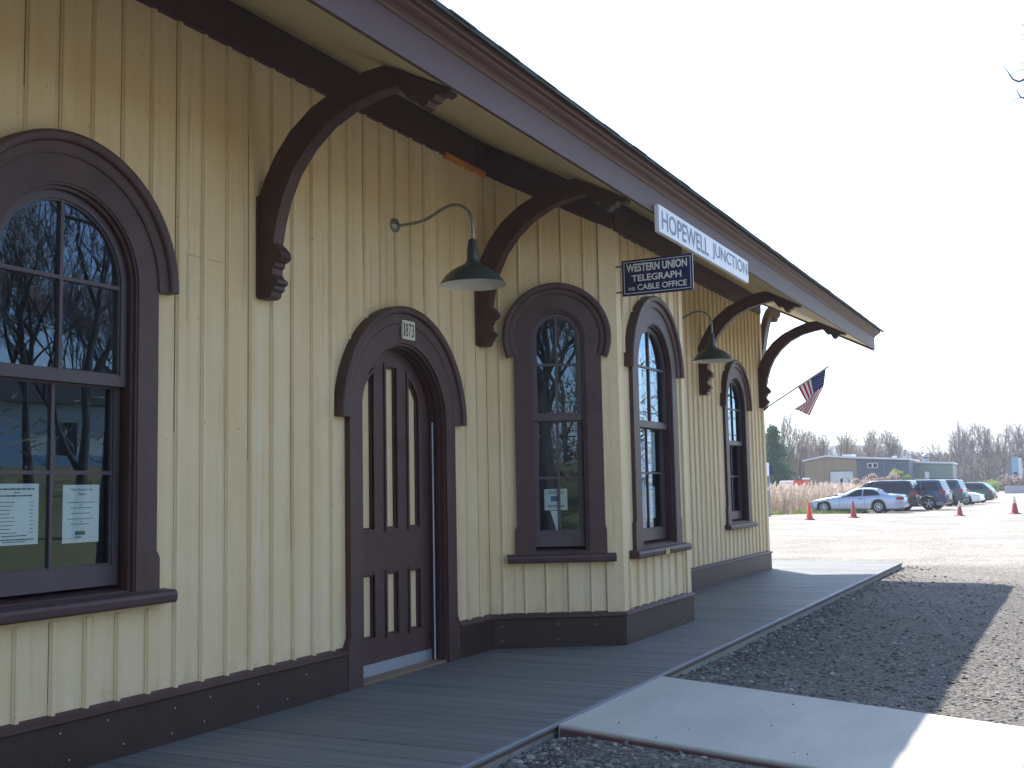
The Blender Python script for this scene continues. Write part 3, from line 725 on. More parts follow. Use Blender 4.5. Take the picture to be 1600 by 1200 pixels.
for q in pcs:
    for z0, z1 in ((.30, .82),) + (((1.15, 2.50),) if q == 0 else ()):
        mo.ext(ins_rect(q, z0-.0, z1+.0, -.012), [ins_rect(q, z0, z1, .012)], -.1048, -.092)
        mo.ext(ins_rect(q, z0, z1, .001), [ins_rect(q, z0, z1, .027)], -.149, -.118)
        p = MB(FM); p.ext(ins_rect(q, z0, z1, .026), [], -.148, -.135); p.build('panel', M['panel'], door)
for sg in (1, -1):
    mo.ext(side_panel(sg, -.012), [side_panel(sg, .012)], -.1048, -.092); mo.ext(side_panel(sg, .001), [side_panel(sg, .027)], -.149, -.118)
    p = MB(FM); p.ext(side_panel(sg, .026), [], -.148, -.135); p.build('panel', M['panel'], door)
mo.build('panel_moulding', M['trim'], door)
k = MB(FM); k.box(dc-lr+.01, dc+lr-.01, .025, .115, -.1045, -.094); k.build('kick_strip', M['alum'], door)
k = MB(FM); k.box(dc+ri-.075, dc+ri-.068, .03, 2.05, -.055, -.045); k.build('weather_strip', M['strip'], door); k = MB(FM); k.box(dc+ri-.0185, dc+ri-.0145, .02, 2.1, -.02, -.014)
k.build('weather_strip', M['strip'], door)
k = MB(FM); k.box(dc-ri+.005, dc+ri-.005, -.001, .022, -.2, .03, .004); k.build('threshold', mat('threshold_oak', hx('8d735a'), .7, col2=hx('745d48'), scale=6, stretch=(3, .4, 1)), door)
for zz in (.5, 1.5, 2.1):
    k = MB(FM); k.tube([(dc+lr+.004, zz-.05, -.10), (dc+lr+.004, zz+.05, -.10)], .008, 8); k.build('hinge', M['black'], door)

# interior (dark room seen through the panes)
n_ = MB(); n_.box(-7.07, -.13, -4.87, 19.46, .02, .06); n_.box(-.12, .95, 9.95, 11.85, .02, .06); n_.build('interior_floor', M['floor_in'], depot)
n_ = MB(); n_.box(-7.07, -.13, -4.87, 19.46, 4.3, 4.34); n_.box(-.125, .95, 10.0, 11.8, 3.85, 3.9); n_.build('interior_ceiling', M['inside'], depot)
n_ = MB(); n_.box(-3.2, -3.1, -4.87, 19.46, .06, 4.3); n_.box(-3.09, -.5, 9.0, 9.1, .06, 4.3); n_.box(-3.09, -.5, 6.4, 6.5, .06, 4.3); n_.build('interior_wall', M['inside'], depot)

# ---- soffit, fascia, roof
GE = 21.75                                   # gable end of the overhang
def slab2(name, pts_xz, y0, y1, m, parent=depot):
    mb = MB(); a = [mb.V((x, y0, z)) for x, z in pts_xz]; b = [mb.V((x, y1, z)) for x, z in pts_xz]; n = len(a)
    for k in range(n): mb.F([a[k], a[(k+1)%n], b[(k+1)%n], b[k]])
    mb.F(a[::-1]); mb.F(b)
    return mb.build(name, m, parent)
XR = -3.6
slab2('soffit', [(1.6, soff(1.6)), (XR, soff(XR)), (XR, soff(XR)+.02), (1.6, soff(1.6)+.02)], -6, GE, M['soffit'])
slab2('soffit', [(XR-.001, soff(XR)), (-8.8, soff(1.6)), (-8.8, soff(1.6)+.02), (XR-.001, soff(XR)+.02)], -6, GE, M['soffit'])
fp = [(1.60, 3.945), (1.628, 3.945), (1.628, 4.165), (1.636, 4.168), (1.645, 4.186), (1.660, 4.200), (1.684, 4.212), (1.700, 4.224), (1.708, 4.236), (1.735, 4.242), (1.742, 4.250), (1.742, 4.285), (1.60, 4.285)]
slab2('fascia', fp, -6, GE+.03, M['fascia'])
slab2('fascia', [(-7.2-x, z) for x, z in fp], -6, GE+.03, M['fascia'])
# rake boards: same profile swept up the gable slope
rk = MB()
for sg in (1, -1):
    pr = [(0, -.045), (.028, -.045), (.028, .175), (.05, .20), (.085, .22), (.13, .245), (.14, .30), (0, .30)]     # (outward +y, up)
    for (xa, xb) in ((1.61, XR),):
        pa = []
        for x in (xa, xb):
            xx = x if sg > 0 else -7.2-x
            pa.append([rk.V((xx, GE+o, soff(x)+h)) for o, h in pr])
        n = len(pr)
        for k in range(n): rk.F([pa[0][k], pa[0][(k+1)%n], pa[1][(k+1)%n], pa[1][k]])
        rk.F(pa[0][::-1]); rk.F(pa[1])
rk.build('rake_board', M['fascia'], depot)
def rz(x): return 4.292 + T0*(1.78-x)
rf = MB()
for sg in (1, -1):
    X = lambda x: x if sg > 0 else -7.2-x
    q = [rf.V(p) for p in ((X(1.78), -6.1, rz(1.78)), (X(1.78), GE+.2, rz(1.78)), (X(XR), GE+.2, rz(XR)), (X(XR), -6.1, rz(XR)))]
    b = [rf.V(p) for p in ((X(1.78), -6.1, rz(1.78)-.022), (X(1.78), GE+.2, rz(1.78)-.022), (X(XR), GE+.2, rz(XR)-.022), (X(XR), -6.1, rz(XR)-.022))]
    rf.F(q); rf.F(b[::-1])
    for k in range(4): rf.F([b[k], b[(k+1)%4], q[(k+1)%4], q[k]])
y = -6.1
while y < GE+.18:                             # shingle tabs along the eaves edge and two courses
    w = rnd.uniform(.28, .32); j = rnd.uniform(-.006, .008)
    for cx in (0, .14, .28, .42):
        x0 = 1.785-cx+j; x1 = x0-.2; z = .006+rnd.uniform(0, .006)
        off = .15 if cx in (.14, .42) else 0
        q = [rf.V(p) for p in ((x0, y+off, rz(x0)+.001), (x0, y+off+w-.006, rz(x0)+.001), (x1, y+off+w-.006, rz(x1)+.002), (x1, y+off, rz(x1)+.002))]
        u = [rf.V(p) for p in ((x0, y+off, rz(x0)+z+.004), (x0, y+off+w-.006, rz(x0)+z+.004), (x1, y+off+w-.006, rz(x1)+.004), (x1, y+off, rz(x1)+.004))]
        rf.F(u)
        for k in range(4): rf.F([q[k], q[(k+1)%4], u[(k+1)%4], u[k]])
    y += w
roof = rf.build('roof', M['shingle'], depot)

# ---- brackets: outline in (x = out from wall, z), thickness along y
b_out = [(0.0,3.46),(.066,3.62),(.16,3.78),(.28,3.92),(.46,4.055),(.68,4.155),(.88,4.222),(1.05,soff(1.05)-.012),(1.53,soff(1.53)-.012)]
b_in = [(1.53,3.968),(1.49,3.955),(1.47,3.972),(1.44,3.972),(1.42,3.945),(1.385,3.94),(1.365,3.91),(1.33,3.905),(1.31,3.93),(1.28,3.985),(1.25,3.995),(1.225,3.985),(1.19,4.03),(1.15,4.088),(.997,4.066),(.794,4.02),(.585,3.922),(.426,3.793),(.30,3.64),(.215,3.47),(.165,3.31),(.137,3.166),
        (.165,3.14),(.20,3.10),(.208,3.065),(.185,3.04),(.155,3.03),(.15,3.005),(.132,2.99),(.132,2.95),(.15,2.925),(.178,2.905),(.178,2.885),(.15,2.868),(.15,2.845),(.125,2.83),(.118,2.80),(.085,2.785),(0.0,2.79)]
def bracket(F, name='bracket'):
    """F maps (out, z, along)"""
    mb = MB(F); o = b_out + b_in
    mb.ext(o[::-1], [], -.055, .055)
    # slimmer raised rib on the outside of the arm and a wall plate
    mb.ext([(.0,2.80),(.035,2.80),(.035,3.50),(.0,3.50)], [], -.068, -.0555); mb.ext([(.0,2.80),(.035,2.80),(.035,3.50),(.0,3.50)], [], .0555, .068)
    return mb
for yb in (-3.3, -.2, 2.9, 6.03, 9.14, 15.98, 19.42):
    F = Matrix(((1,0,0,.002),(0,0,-1,yb),(0,1,0,0),(0,0,0,1)))
    if yb == 9.14: F = Matrix(((1,0,0,.002),(0,0,-1,9.14),(0,1,0,0),(0,0,0,1)))
    bracket(F).build('bracket', M['trim'], depot)
# gable end brackets stand out along +y
for xb in (-.06, -7.1):
    F = Matrix(((0,0,1,xb),(1,0,0,19.603),(0,1,0,0),(0,0,0,1)))
    gbk = MB(F); low = [(.17,3.1)] + b_in[22:]
    gbk.ext(([(0,3.4),(.2,3.78),(.42,4.17),(.7,4.5),(.95,4.68),(1.15,4.765),(1.70,4.765),(1.70,4.70),(1.62,4.62),(1.52,4.62),(1.44,4.52),(1.32,4.50),(1.24,4.60),(1.05,4.57),(.82,4.36),(.58,4.05),(.40,3.76),(.25,3.42)] + low)[::-1], [], -.055, .055)
    gbk.build('bracket', M['trim'], depot)

# small light fixture / loose things under the soffit behind the sign
tg = MB(FM); tg.box(10.93, 11.02, .79, .83, 1.166, 1.1695) if False else None
t2 = MB(F2); t2.box(10.88, 10.99, .778, .832, .1085, .1115); t2.build('yellowed_tag', M['rust'], depot)
# outline of an old sign on the paint: thin scribed line
ol = MB(FM)
for a, b, z0, z1 in ((5.30, 5.303, 2.55, 2.98), (5.30, 5.62, 2.977, 2.98)): ol.box(a, b, z0, z1, .0003, .0012)
ol.build('pencil_outline', mat('pencil_line', hx('8c7a52'), .8), depot)

# ------------------------------------------------------------------ signs
sg = thing('station_sign', 'long white station name board on the fascia with grey capitals', 'station sign', (1.66, 11.05, 3.89))
F = frame((1.63, 0, 0), (0,1,0), (1,0,0))
m_ = MB(F); m_.box(9.53, 12.59, 3.762, 4.018, 0.0, .046, .004); m_.build('board', M['signwhite'], sg)
for wd_, xx_, ww_ in (('HOPEWELL', 9.60, 1.44), ('JUNCTION', 11.18, 1.36)):
    m_ = MB(F); put_text(m_, wd_, xx_, 3.798, ww_, .182, .048, .014, 1.0); m_.build('lettering', M['signgrey'], sg)

wu = thing('telegraph_sign', 'small navy enamel sign with white telegraph office lettering hanging under the eaves', 'enamel sign', (1.47, 9.92, 3.25))
F = frame((1.165, 9.9, 0), (1,0,0), (0,-1,0))
m_ = MB(F); m_.box(.0, .70, 3.262, 3.605, 0, .022, .003); m_.build('panel', M['navy'], wu)
m_ = MB(F)
m_.ext([(.022,3.282),(.682,3.282),(.682,3.585),(.022,3.585)], [[(.027,3.287),(.677,3.287),(.677,3.580),(.027,3.580)]], .0225, .0235)
m_.build('border_line', M['enwhite'], wu)
for wd_, a_, b_, c_, d_, e_ in (('WESTERN UNION', .048, 3.487, .60, .078, .03), ('TELEGRAPH', .10, 3.393, .49, .064, .02), ('AND', .062, 3.312, .068, .030, .016), ('CABLE OFFICE', .155, 3.308, .485, .056, .018)):
    m_ = MB(F); put_text(m_, wd_, a_, b_, c_, d_, .0236, e_); m_.build('lettering', M['enwhite'], wu)
for zz in (3.56, 3.31):
    m_ = MB(); m_.tube([(1.09, 9.915, zz), (1.17, 9.915, zz)], .007, 6); m_.build('wall_bracket', M['black'], wu)

yp = thing('year_plate', 'small cream plate reading 1873 on the arched trim over the door', 'date plate', (.06, 7.8, 2.7))
F = frame((.0665, 0, 0), (0,1,0), (1,0,0))
rr = .014; yy0, yy1, z0, z1 = 7.715, 7.905, 2.706, 2.862
def rrect(x0, x1, y0, y1, r, n=5):
    o = []
    for cx, cy, a0 in ((x1-r, y0+r, -90), (x1-r, y1-r, 0), (x0+r, y1-r, 90), (x0+r, y0+r, 180)):
        for k in range(n+1): a = R(a0+90*k/n); o.append((cx+r*math.cos(a), cy+r*math.sin(a)))
    return o
m_ = MB(F); m_.ext(rrect(yy0, yy1, z0, z1, rr), [], -.012, .004); m_.build('plate', M['cream'], yp)
m_ = MB(F)
for ch, x, w in (('1', 7.733, .017), ('8', 7.762, .036), ('7', 7.808, .036), ('3', 7.853, .034)):
    put_text(m_, ch, x, 2.728, w, .112, .0048, .012)
m_.box(7.727, 7.757, 2.728, 2.734, .0044, .0049)
m_.build('lettering', M['black'], yp)

# ------------------------------------------------------------------ notices behind the panes
def notice(F, pts_s, pts_z, n, label, kind, green=False):
    (s0, s1), (z0, z1) = pts_s, pts_z
    c = F @ Vector(((s0+s1)/2, z0, n))
    t = thing('paper_notice', label, 'paper notice', tuple(c), 'paper notices taped inside the windows')
    m_ = MB(F); m_.box(s0, s1, z0, z1, n-.0008, n); m_.build('sheet', M['paper2'] if green else M['paper'], t, fixn=False)
    m_ = MB(F); q = n+.0006; w = s1-s0; h = z1-z0
    def line(a, b, zz, th=.0045): m_.box(s0+w*a, s0+w*b, z0+h*zz, z0+h*zz+th, q-.0003, q)
    if kind == 'list':
        m_.sm = False
        for k, zz in enumerate((.90, .845, .79)):
            a, b = ((.08,.9),(.44,.58),(.13,.85))[k]; xx = a
            while xx < b: e_ = min(b, xx+rnd.uniform(.04,.13)); line(xx, e_, zz, .008 if k != 1 else .005); xx = e_+.015
        for k in range(9):
            zz = .69-k*.062; line(.12, .12+rnd.uniform(.22,.40), zz, .0035); line(.80, .88, zz, .0035)
        line(.18, .74, .14, .005); line(.02, .9, .08, .005); line(.2, .72, .045, .004)
    elif kind == 'help':
        put_text(m_, 'Help Restore the', s0+w*.2, z0+h*.885, w*.62, .019, q, .01); put_text(m_, 'Depot', s0+w*.4, z0+h*.805, w*.22, .019, q, .01)
        for k, (a, b) in enumerate(((.12,.86),(.48,.54),(.2,.8),(.22,.76),(.12,.86),(.48,.52),(.22,.74))):
            zz = (.69, .64, .595, .5, .405, .36, .315)[k]; xx = a
            while xx < b: e_ = min(b, xx+rnd.uniform(.03,.1)); line(xx, e_, zz, .004); xx = e_+.012
        m_.cur = 1; m_.box(s0+w*.34, s0+w*.62, z0+h*.13, z0+h*.20, q-.0003, q); m_.box(s0+w*.34, s0+w*.52, z0+h*.085, z0+h*.105, q-.0003, q)
    elif kind == 'flyer':
        for zz in (.86, .78, .2, .14): line(.15, .85, zz, .006)
        m_.cur = 2; m_.box(s0+w*.28, s0+w*.62, z0+h*.42, z0+h*.66, q-.0003, q)
    else:
        line(.2, .8, .9, .01)
        for k in range(13): line(.14, .14+rnd.uniform(.5, .72), .80-k*.055, .004)
    m_.build('printing', [M['ink'], M['inkgreen'], M['inkblue']], t, fixn=False)
notice(FM, (4.00, 4.285), (1.216, 1.54), -.095, 'pale printed list, left of the two sheets in the large left window', 'list')
notice(FM, (4.447, 4.705), (1.208, 1.532), -.095, 'pale sheet with small green picture, right of the two in the large left window', 'help')
notice(F1, (.53, .75), (1.255, 1.455), -.095, 'greenish flyer with a blue block at the bottom of the narrow bay window', 'flyer', True)
notice(F2, (10.89, 11.22), (1.62, 2.03), -.095, 'blank looking pale sheet, upper of the two in the sunlit side of the bay', 'plain')
notice(F2, (10.90, 11.17), (1.135, 1.46), -.095, 'pale page of close print, lower of the two in the bay front window', 'page')
pn = MB(F1); pn.ext([(.585, 1.25), (.66, 1.25), (.652, 1.045), (.645, 1.045)], [], -.097, -.092)
tag(pn.build('pennant', M['paper']), 'white pointed paper pennant below the greenish flyer in the narrow bay window', 'paper pennant')

# ------------------------------------------------------------------ gooseneck lamps
def wall_lamp(y, label):
    t = thing('wall_lamp', label, 'wall lamp', (0, y, 3.655), 'green enamel gooseneck lamps on the depot wall')
    m_ = MB(); m_.sm = True; m_.lathe([(.0,.036),(.022,.034),(.028,.028),(.055,.022),(.06,.012),(.06,.0)], (.0, y, 3.655), 24, axis='x'); m_.build('wall_plate', M['galv'], t)
    pts = [(.02,3.65),(.12,3.648),(.24,3.655),(.33,3.675),(.42,3.715),(.50,3.745),(.57,3.752),(.64,3.735),(.70,3.69),(.732,3.62),(.742,3.54),(.742,3.44)]
    # smooth curve
    P = []
    for k in range(len(pts)-1):
        p0, p1, p2, p3 = (Vector(pts[max(0,min(len(pts)-1,j))]) for j in (k-1,k,k+1,k+2))
        for q in range(4):
            u = q/4; P.append(.5*((2*p1)+(-p0+p2)*u+(2*p0-5*p1+4*p2-p3)*u*u+(-p0+3*p1-3*p2+p3)*u**3))
    P.append(Vector(pts[-1]))
    m_ = MB(); m_.sm = True; m_.tube([(p.x, y, p.y) for p in P], .0125, 10); m_.build('gooseneck', M['galv'], t)
    c = (.735, y, 3.085)
    m_ = MB(); m_.sm = True
    m_.lathe([(.016,.37),(.028,.362),(.036,.34),(.038,.30),(.042,.292),(.046,.20),(.055,.175),(.075,.16),(.13,.135),(.185,.10),(.225,.06),(.25,.02),(.262,.005),(.266,.0),(.266,-.005)], c, 48)
    sh = m_.build('shade', M['shade'], t)
    m_ = MB(); m_.sm = True; m_.lathe([(.263,-.006),(.259,.003),(.246,.018),(.221,.056),(.181,.095),(.127,.129),(.07,.152),(.03,.155),(.001,.155)], c, 48); m_.build('reflector', M['shade_in'], t, fixn=False)
    m_ = MB(); m_.sm = True; m_.lathe([(.001,.045),(.02,.05),(.032,.07),(.034,.09),(.022,.12),(.018,.153)], c, 16); m_.build('bulb', M['shade_in'], t)
    return t
wall_lamp(7.71, 'green enamel gooseneck lamp above the door')
wall_lamp(14.2, 'green enamel gooseneck lamp on the wall beyond the bay')

# ------------------------------------------------------------------ flag
fl = thing('flag', 'striped flag with starry blue corner on a slanted pole at the depot corner', 'flag', (.03, 19.62, 2.74))
A, B_ = Vector((.0, 19.6, 2.76)), Vector((1.16, 19.6, 3.452))
m_ = MB(); m_.tube([A, B_], .015, 8); m_.build('pole', M['polewhite'], fl)
m_ = MB(); dd = (B_-A).normalized()
m_.tube([B_, B_+dd*.05], [.012, .002], 6); m_.tube([B_+Vector((-.03,0,.0)), B_+Vector((.0,0,.03)), B_+Vector((.015,0,.075))], [.002,.006,.002], 5); m_.tube([B_, B_+Vector((.07,0,.0))], [.008,.002], 5); m_.build('finial', M['galv'], fl)
m_ = MB(); m_.tube([A-Vector((.01,0,.02)), A+dd*.12], .02, 8); m_.build('bracket', M['black'], fl)
NU, NV = 39, 40
cl = MB(); cl.sm = True; gi = {}
for a in range(NU+1):
    for b in range(NV+1):
        u, v = a/NU, b/NV                    # u: tip -> inner along the pole; v: down the fly
        P0 = B_ - dd*(.03 + .58*u)
        s1 = min(v, .42)/.42; s2 = max(v-.42, 0)/.58
        n1 = Vector((-.06+.19*u, 0, -.31+.05*u))*s1
        # second half gathers and swings back to the lower left
        tgt = Vector((.57 + .23*(1-u), 19.6, 2.62 + .13*u))
        Pm = P0 + n1
        P = Pm.lerp(tgt, s2*.98)
        P.y += .045*math.sin(u*9+v*3)*(.25+v) + .03*math.sin(v*8+u*4)*v
        gi[a, b] = cl.V(P)
for a in range(NU):
    for b in range(NV):
        stripe = int(13*(a+.5)/NU); canton = a < NU*7/13 and b < NV*.40
        cl.cur = 2 if canton else (0 if stripe % 2 == 0 else 1)
        cl.F([gi[a,b], gi[a+1,b], gi[a+1,b+1], gi[a,b+1]])
cl.build('cloth', [M['flagred'], M['flagwhite'], M['flagblue']], fl)
stb = MB()
for r_ in range(9):
    for c_ in range(6 if r_ % 2 == 0 else 5):
        a = (r_+1)/10*NU*7/13; b = (c_+ (1 if r_ % 2 == 0 else 1.5))/7*NV*.40
        v0 = Vector(cl.v[gi[int(a), int(b)]]); v1 = Vector(cl.v[gi[int(a)+1, int(b)]]); v2 = Vector(cl.v[gi[int(a), int(b)+1]])
        U = (v1-v0).normalized(); Vv = (v2-v0).normalized(); N = U.cross(Vv).normalized(); Vv = N.cross(U)
        for s_ in (.003, -.003):
            ctr = v0 + (v1-v0)*(a-int(a)) + (v2-v0)*(b-int(b)) + N*s_
            pts = [ctr + (U*math.cos(PI/2+k*PI/5) + Vv*math.sin(PI/2+k*PI/5))*(.0105 if k % 2 == 0 else .0045) for k in range(10)]
            ii = [stb.V(p) for p in pts]; stb.F(ii)
stb.build('stars', M['flagwhite'], fl, fixn=False)

# ------------------------------------------------------------------ cars
def lerp(a, b, t): return a+(b-a)*t
def prof(pts, x):
    if x <= pts[0][0]: return pts[0][1]
    for (a, za), (b, zb) in zip(pts, pts[1:]):
        if x <= b: return lerp(za, zb, (x-a)/(b-a))
    return pts[-1][1]
def make_car(name, label, cat, P, paint, extra=None):
    """local: front towards -x, wheels on z=0; P holds profiles"""
    t = thing(name, label, cat, (0,0,0), 'cars parked at the edge of the gravel lot', base=False)
    Lf, Lr, W2 = P['x0'], P['x1'], P['w']/2
    wf, wr_, WR = P['wf'], P['wr'], P['r']; ar = WR+.055
    clr = P['clr']
    top = P['top']; belt = P['belt']; gh = P['gh']         # gh: (x start, x end) of the greenhouse base
    n = int((Lr-Lf)/.045); xs_ = [Lf+(Lr-Lf)*k/n for k in range(n+1)]
    mb = MB(); mb.sm = True; rings = []
    def hw(x):                                            # half width in plan
        e = min((x-Lf)/.55, (Lr-x)/.45, 1); e = max(e, 0)
        return W2*(.80+.20*math.sin(e*PI/2))
    def side(x, z):                                       # half width at height z on the greenhouse side
        b = min(prof(belt, x), prof(top, x)); tz = prof(top, x)
        h = hw(x)
        if z <= b: return h
        k = (z-b)/max(P['roof']-b, .01)
        return h - .035 - P['tumble']*k
    for x in xs_:
        zt = prof(top, x); zb_ = min(prof(belt, x), zt-.02)
        lo = clr
        for w in (wf, wr_):
            if abs(x-w) < ar: lo = max(lo, WR + math.sqrt(ar*ar-(x-w)**2))
        e = min((x-Lf)/.3, (Lr-x)/.3, 1); lo2 = max(lo, clr + (1-max(e,0))*.10)
        lo2 = min(lo2, zb_-.12)
        h = hw(x); wt = side(x, zt-.04)
        mid = lerp(lo2, zb_, .5)
        ring = [(0, lo2), (h-.10, lo2), (h-.012, lo2+.01), (h, min(lo2+.06, zb_-.05)), (h+.0, mid), (h-.012, zb_-.05), (h-.035, zb_), (max(wt, .2)-.0, max(zt-.05, zb_+.004)), (max(wt-.10, .15), max(zt-.012, zb_+.008)), (max(wt-.35, .08), zt), (0, zt+.006)]
        rings.append([mb.V((x, y_, z_)) for y_, z_ in ring] + [mb.V((x, -y_, z_)) for y_, z_ in ring[1:-1]][::-1])
    m = len(rings[0])
    for a, b in zip(rings, rings[1:]):
        for k in range(m): mb.F([a[k], a[(k+1)%m], b[(k+1)%m], b[k]])
    mb.F(rings[0][::-1]); mb.F(rings[-1])
    body = mb.build('body', paint, t)
    # dark sill / cladding
    cl_ = MB()
    for sgn in (-1, 1):
        if P.get('clad'):
            seg = [x for x in xs_]
            prev = None
            for x in seg:
                lo = clr
                for w in (wf, wr_):
                    if abs(x-w) < ar: lo = max(lo, WR+math.sqrt(ar*ar-(x-w)**2))
                hi = lo+.10 if lo > clr else clr+.17
                yv = (hw(x)+.008)*sgn
                cur = (cl_.V((x, yv, lo+.0)), cl_.V((x, yv, hi)), cl_.V((x, yv-.03*sgn, hi+.01)), cl_.V((x, yv-.05*sgn, lo)))
                if prev and x > Lf+.1 and x < Lr-.05:
                    for k in range(4): cl_.F([prev[k], prev[(k+1)%4], cur[(k+1)%4], cur[k]])
                prev = cur
    if P.get('clad'): cl_.build('cladding', M[P['clad']], body)
    # side windows
    for sgn in (-1, 1):
        for poly in P['side']:
            g_ = MB(); dens = []
            for (xa, za_), (xb, zb2) in zip(poly, poly[1:]+poly[:1]):
                for q in range(5): dens.append((lerp(xa, xb, q/5), lerp(za_, zb2, q/5)))
            tr = tessellate_polygon([[Vector((p[0], p[1], 0)) for p in dens]])
            def Y(p, o): return sgn*(side(p[0], p[1])+o)
            a = [g_.V((p[0], Y(p, .012), p[1])) for p in dens]; b = [g_.V((p[0], Y(p, -.02), p[1])) for p in dens]
            for q in tr: g_.F([a[i] for i in q]); g_.F([b[i] for i in q])
            for q in range(len(dens)): g_.F([a[q], a[(q+1)%len(dens)], b[(q+1)%len(dens)], b[q]])
            g_.build('side_window', M['carglass'], body)
    # front and rear screens follow the top profile
    for nm, (xa, xb) in (('windscreen', P['ws']), ('rear_window', P['rw'])):
        g_ = MB(); rows = []
        for k in range(7):
            x = lerp(xa, xb, k/6); z = prof(top, x); h = side(x, z-.03)-.09
            rows.append([g_.V((x, h*q, z + (.016 if True else 0) - .004*abs(q))) for q in (-1,-.5,0,.5,1)] )
        for a, b in zip(rows, rows[1:]):
            for q in range(4): g_.F([a[q], a[q+1], b[q+1], b[q]])
        g_.build(nm, M['carglass'], body, fixn=False)
    # wheels
    for w in (wf, wr_):
        for sgn in (-1, 1):
            yw = sgn*(W2-.11)
            wm = MB(); wm.sm = True
            wm.lathe([(WR*.64,-.09),(WR*.93,-.10),(WR,-.07),(WR,.07),(WR*.93,.10),(WR*.64,.09)], (w, yw, WR), 28, axis='y', caps=False)
            wm.sm = False
            wm.lathe([(.001,-.05),(WR*.64,-.05),(WR*.64,-.09)], (w, yw, WR), 20, axis='y'); wm.lathe([(WR*.64,.09),(WR*.64,.05),(.001,.05)], (w, yw, WR), 20, axis='y')
            wh = wm.build('wheel', M['rubber'], t)
            rm = MB(); yo = sgn*.088
            rm.lathe([(WR*.60, yo-.01), (WR*.645, yo+.008*sgn), (WR*.645, yo-.04*sgn), (WR*.58, yo-.04*sgn)], (w, yw, WR), 28, axis='y')
            ns = P['spokes']
            for k in range(ns):
                a0 = 2*PI*k/ns+.3; ww = .27 if ns < 6 else .15
                q = []
                for (rr_, aw) in ((WR*.16, ww*1.6), (WR*.61, ww*.9)):
                    for s_ in (-1, 1): q.append((w+rr_*math.cos(a0+s_*aw), yw+yo-.012*sgn, WR+rr_*math.sin(a0+s_*aw)))
                a = [rm.V(p) for p in q]; b = [rm.V((p[0], p[1]-.025*sgn, p[2])) for p in q]
                rm.F([a[0],a[1],a[3],a[2]]); rm.F([b[0],b[2],b[3],b[1]])
                for i, j in ((0,1),(1,3),(3,2),(2,0)): rm.F([a[i],a[j],b[j],b[i]])
            rm.lathe([(.001, yo), (WR*.15, yo-.004*sgn), (WR*.2, yo-.03*sgn)], (w, yw, WR), 16, axis='y')
            rm.build('rim', M['rim'], wh)
    # underside + wheel well darkness
    un = MB(); un.box(Lf+.25, Lr-.25, -W2+.16, W2-.16, clr-.03, clr+.25); un.build('underbody', M['plastic'], t)
    # lamps
    for sgn in (-1, 1):
        x0_, x1_, z0_, z1_ = P['tail']
        q = MB(); o = [(x0_, z0_), (x1_, z0_+.01), (x1_-.0, z1_), (x0_+.03, z1_)]
        a = [q.V((p[0], sgn*(hw(p[0])+.012), p[1])) for p in o]; b = [q.V((p[0], sgn*(hw(p[0])-.06), p[1])) for p in o]
        q.F(a); q.F(b[::-1]); [q.F([a[i], a[(i+1)%4], b[(i+1)%4], b[i]]) for i in range(4)]
        q.box(Lr-.03, Lr+.012, sgn*(hw(Lr)-.02) if sgn > 0 else -hw(Lr)-.0, 0, 0, 0) if False else None
        y1_ = hw(Lr); q.box(Lr-.02, Lr+.012, min(sgn*y1_, sgn*(y1_-.25)), max(sgn*y1_, sgn*(y1_-.25)), z0_, z1_)
        q.build('tail_lamp', M['tail'], body)
        x0_, x1_, z0_, z1_ = P['head']
        q = MB(); o = [(x0_, z0_), (x1_, z0_+.02), (x1_, z1_), (x0_, z1_-.03)]
        a = [q.V((p[0], sgn*(hw(p[0])+.012), p[1])) for p in o]; b = [q.V((p[0], sgn*(hw(p[0])-.06), p[1])) for p in o]
        q.F(a); q.F(b[::-1]); [q.F([a[i], a[(i+1)%4], b[(i+1)%4], b[i]]) for i in range(4)]
        y1_ = hw(Lf); q.box(Lf-.012, Lf+.03, min(sgn*y1_, sgn*(y1_-.3)), max(sgn*y1_, sgn*(y1_-.3)), z0_, z1_-.03)
        q.build('headlight', M['lampclear'], body)
        # door seams, handles, mirror
        dm = MB()
        for xd in P['seams']:
            zt_ = prof(belt, xd)-.05; dm.box(xd-.006, xd+.006, min(sgn*(W2+.002), sgn*(W2-.02)), max(sgn*(W2+.002), sgn*(W2-.02)), clr+.1, zt_)
        dm.build('door_seam', M['plastic'], body)
        hd = MB()
        for xd in P['handles']:
            zt_ = prof(belt, xd)-.12; hd.box(xd-.09, xd+.09, min(sgn*(W2+.02), sgn*(W2-.01)), max(sgn*(W2+.02), sgn*(W2-.01)), zt_-.015, zt_+.015)
        hd.build('door_handle', M[P.get('hmat', 'plastic')], body)
        mr = MB(); xm = P['mirror']; zm = prof(belt, xm)+.07; mr.box(xm-.09, xm+.07, min(sgn*(W2-.06), sgn*(W2+.14)), max(sgn*(W2-.06), sgn*(W2+.14)), zm-.06, zm+.07, .02); mr.build('mirror', paint, body)
    bp = MB(); bp.box(Lr-.06, Lr+.05, -W2*.80, W2*.80, clr+.12, clr+.30, .02); bp.build('bumper', M[P['bump']], body); bp = MB(); bp.box(Lf-.04, Lf+.06, -W2*.80, W2*.80, clr+.10, clr+.28, .02); bp.build('bumper', M[P['bump']], body)
    lp = MB(); lp.box(Lr+.0505, Lr+.056, -.15, .15, clr+.42, clr+.57) if not P.get('lowplate') else lp.box(Lr+.052, Lr+.058, -.15, .15, clr+.14, clr+.28); lp.build('licence_plate', M['conewhite'], body)
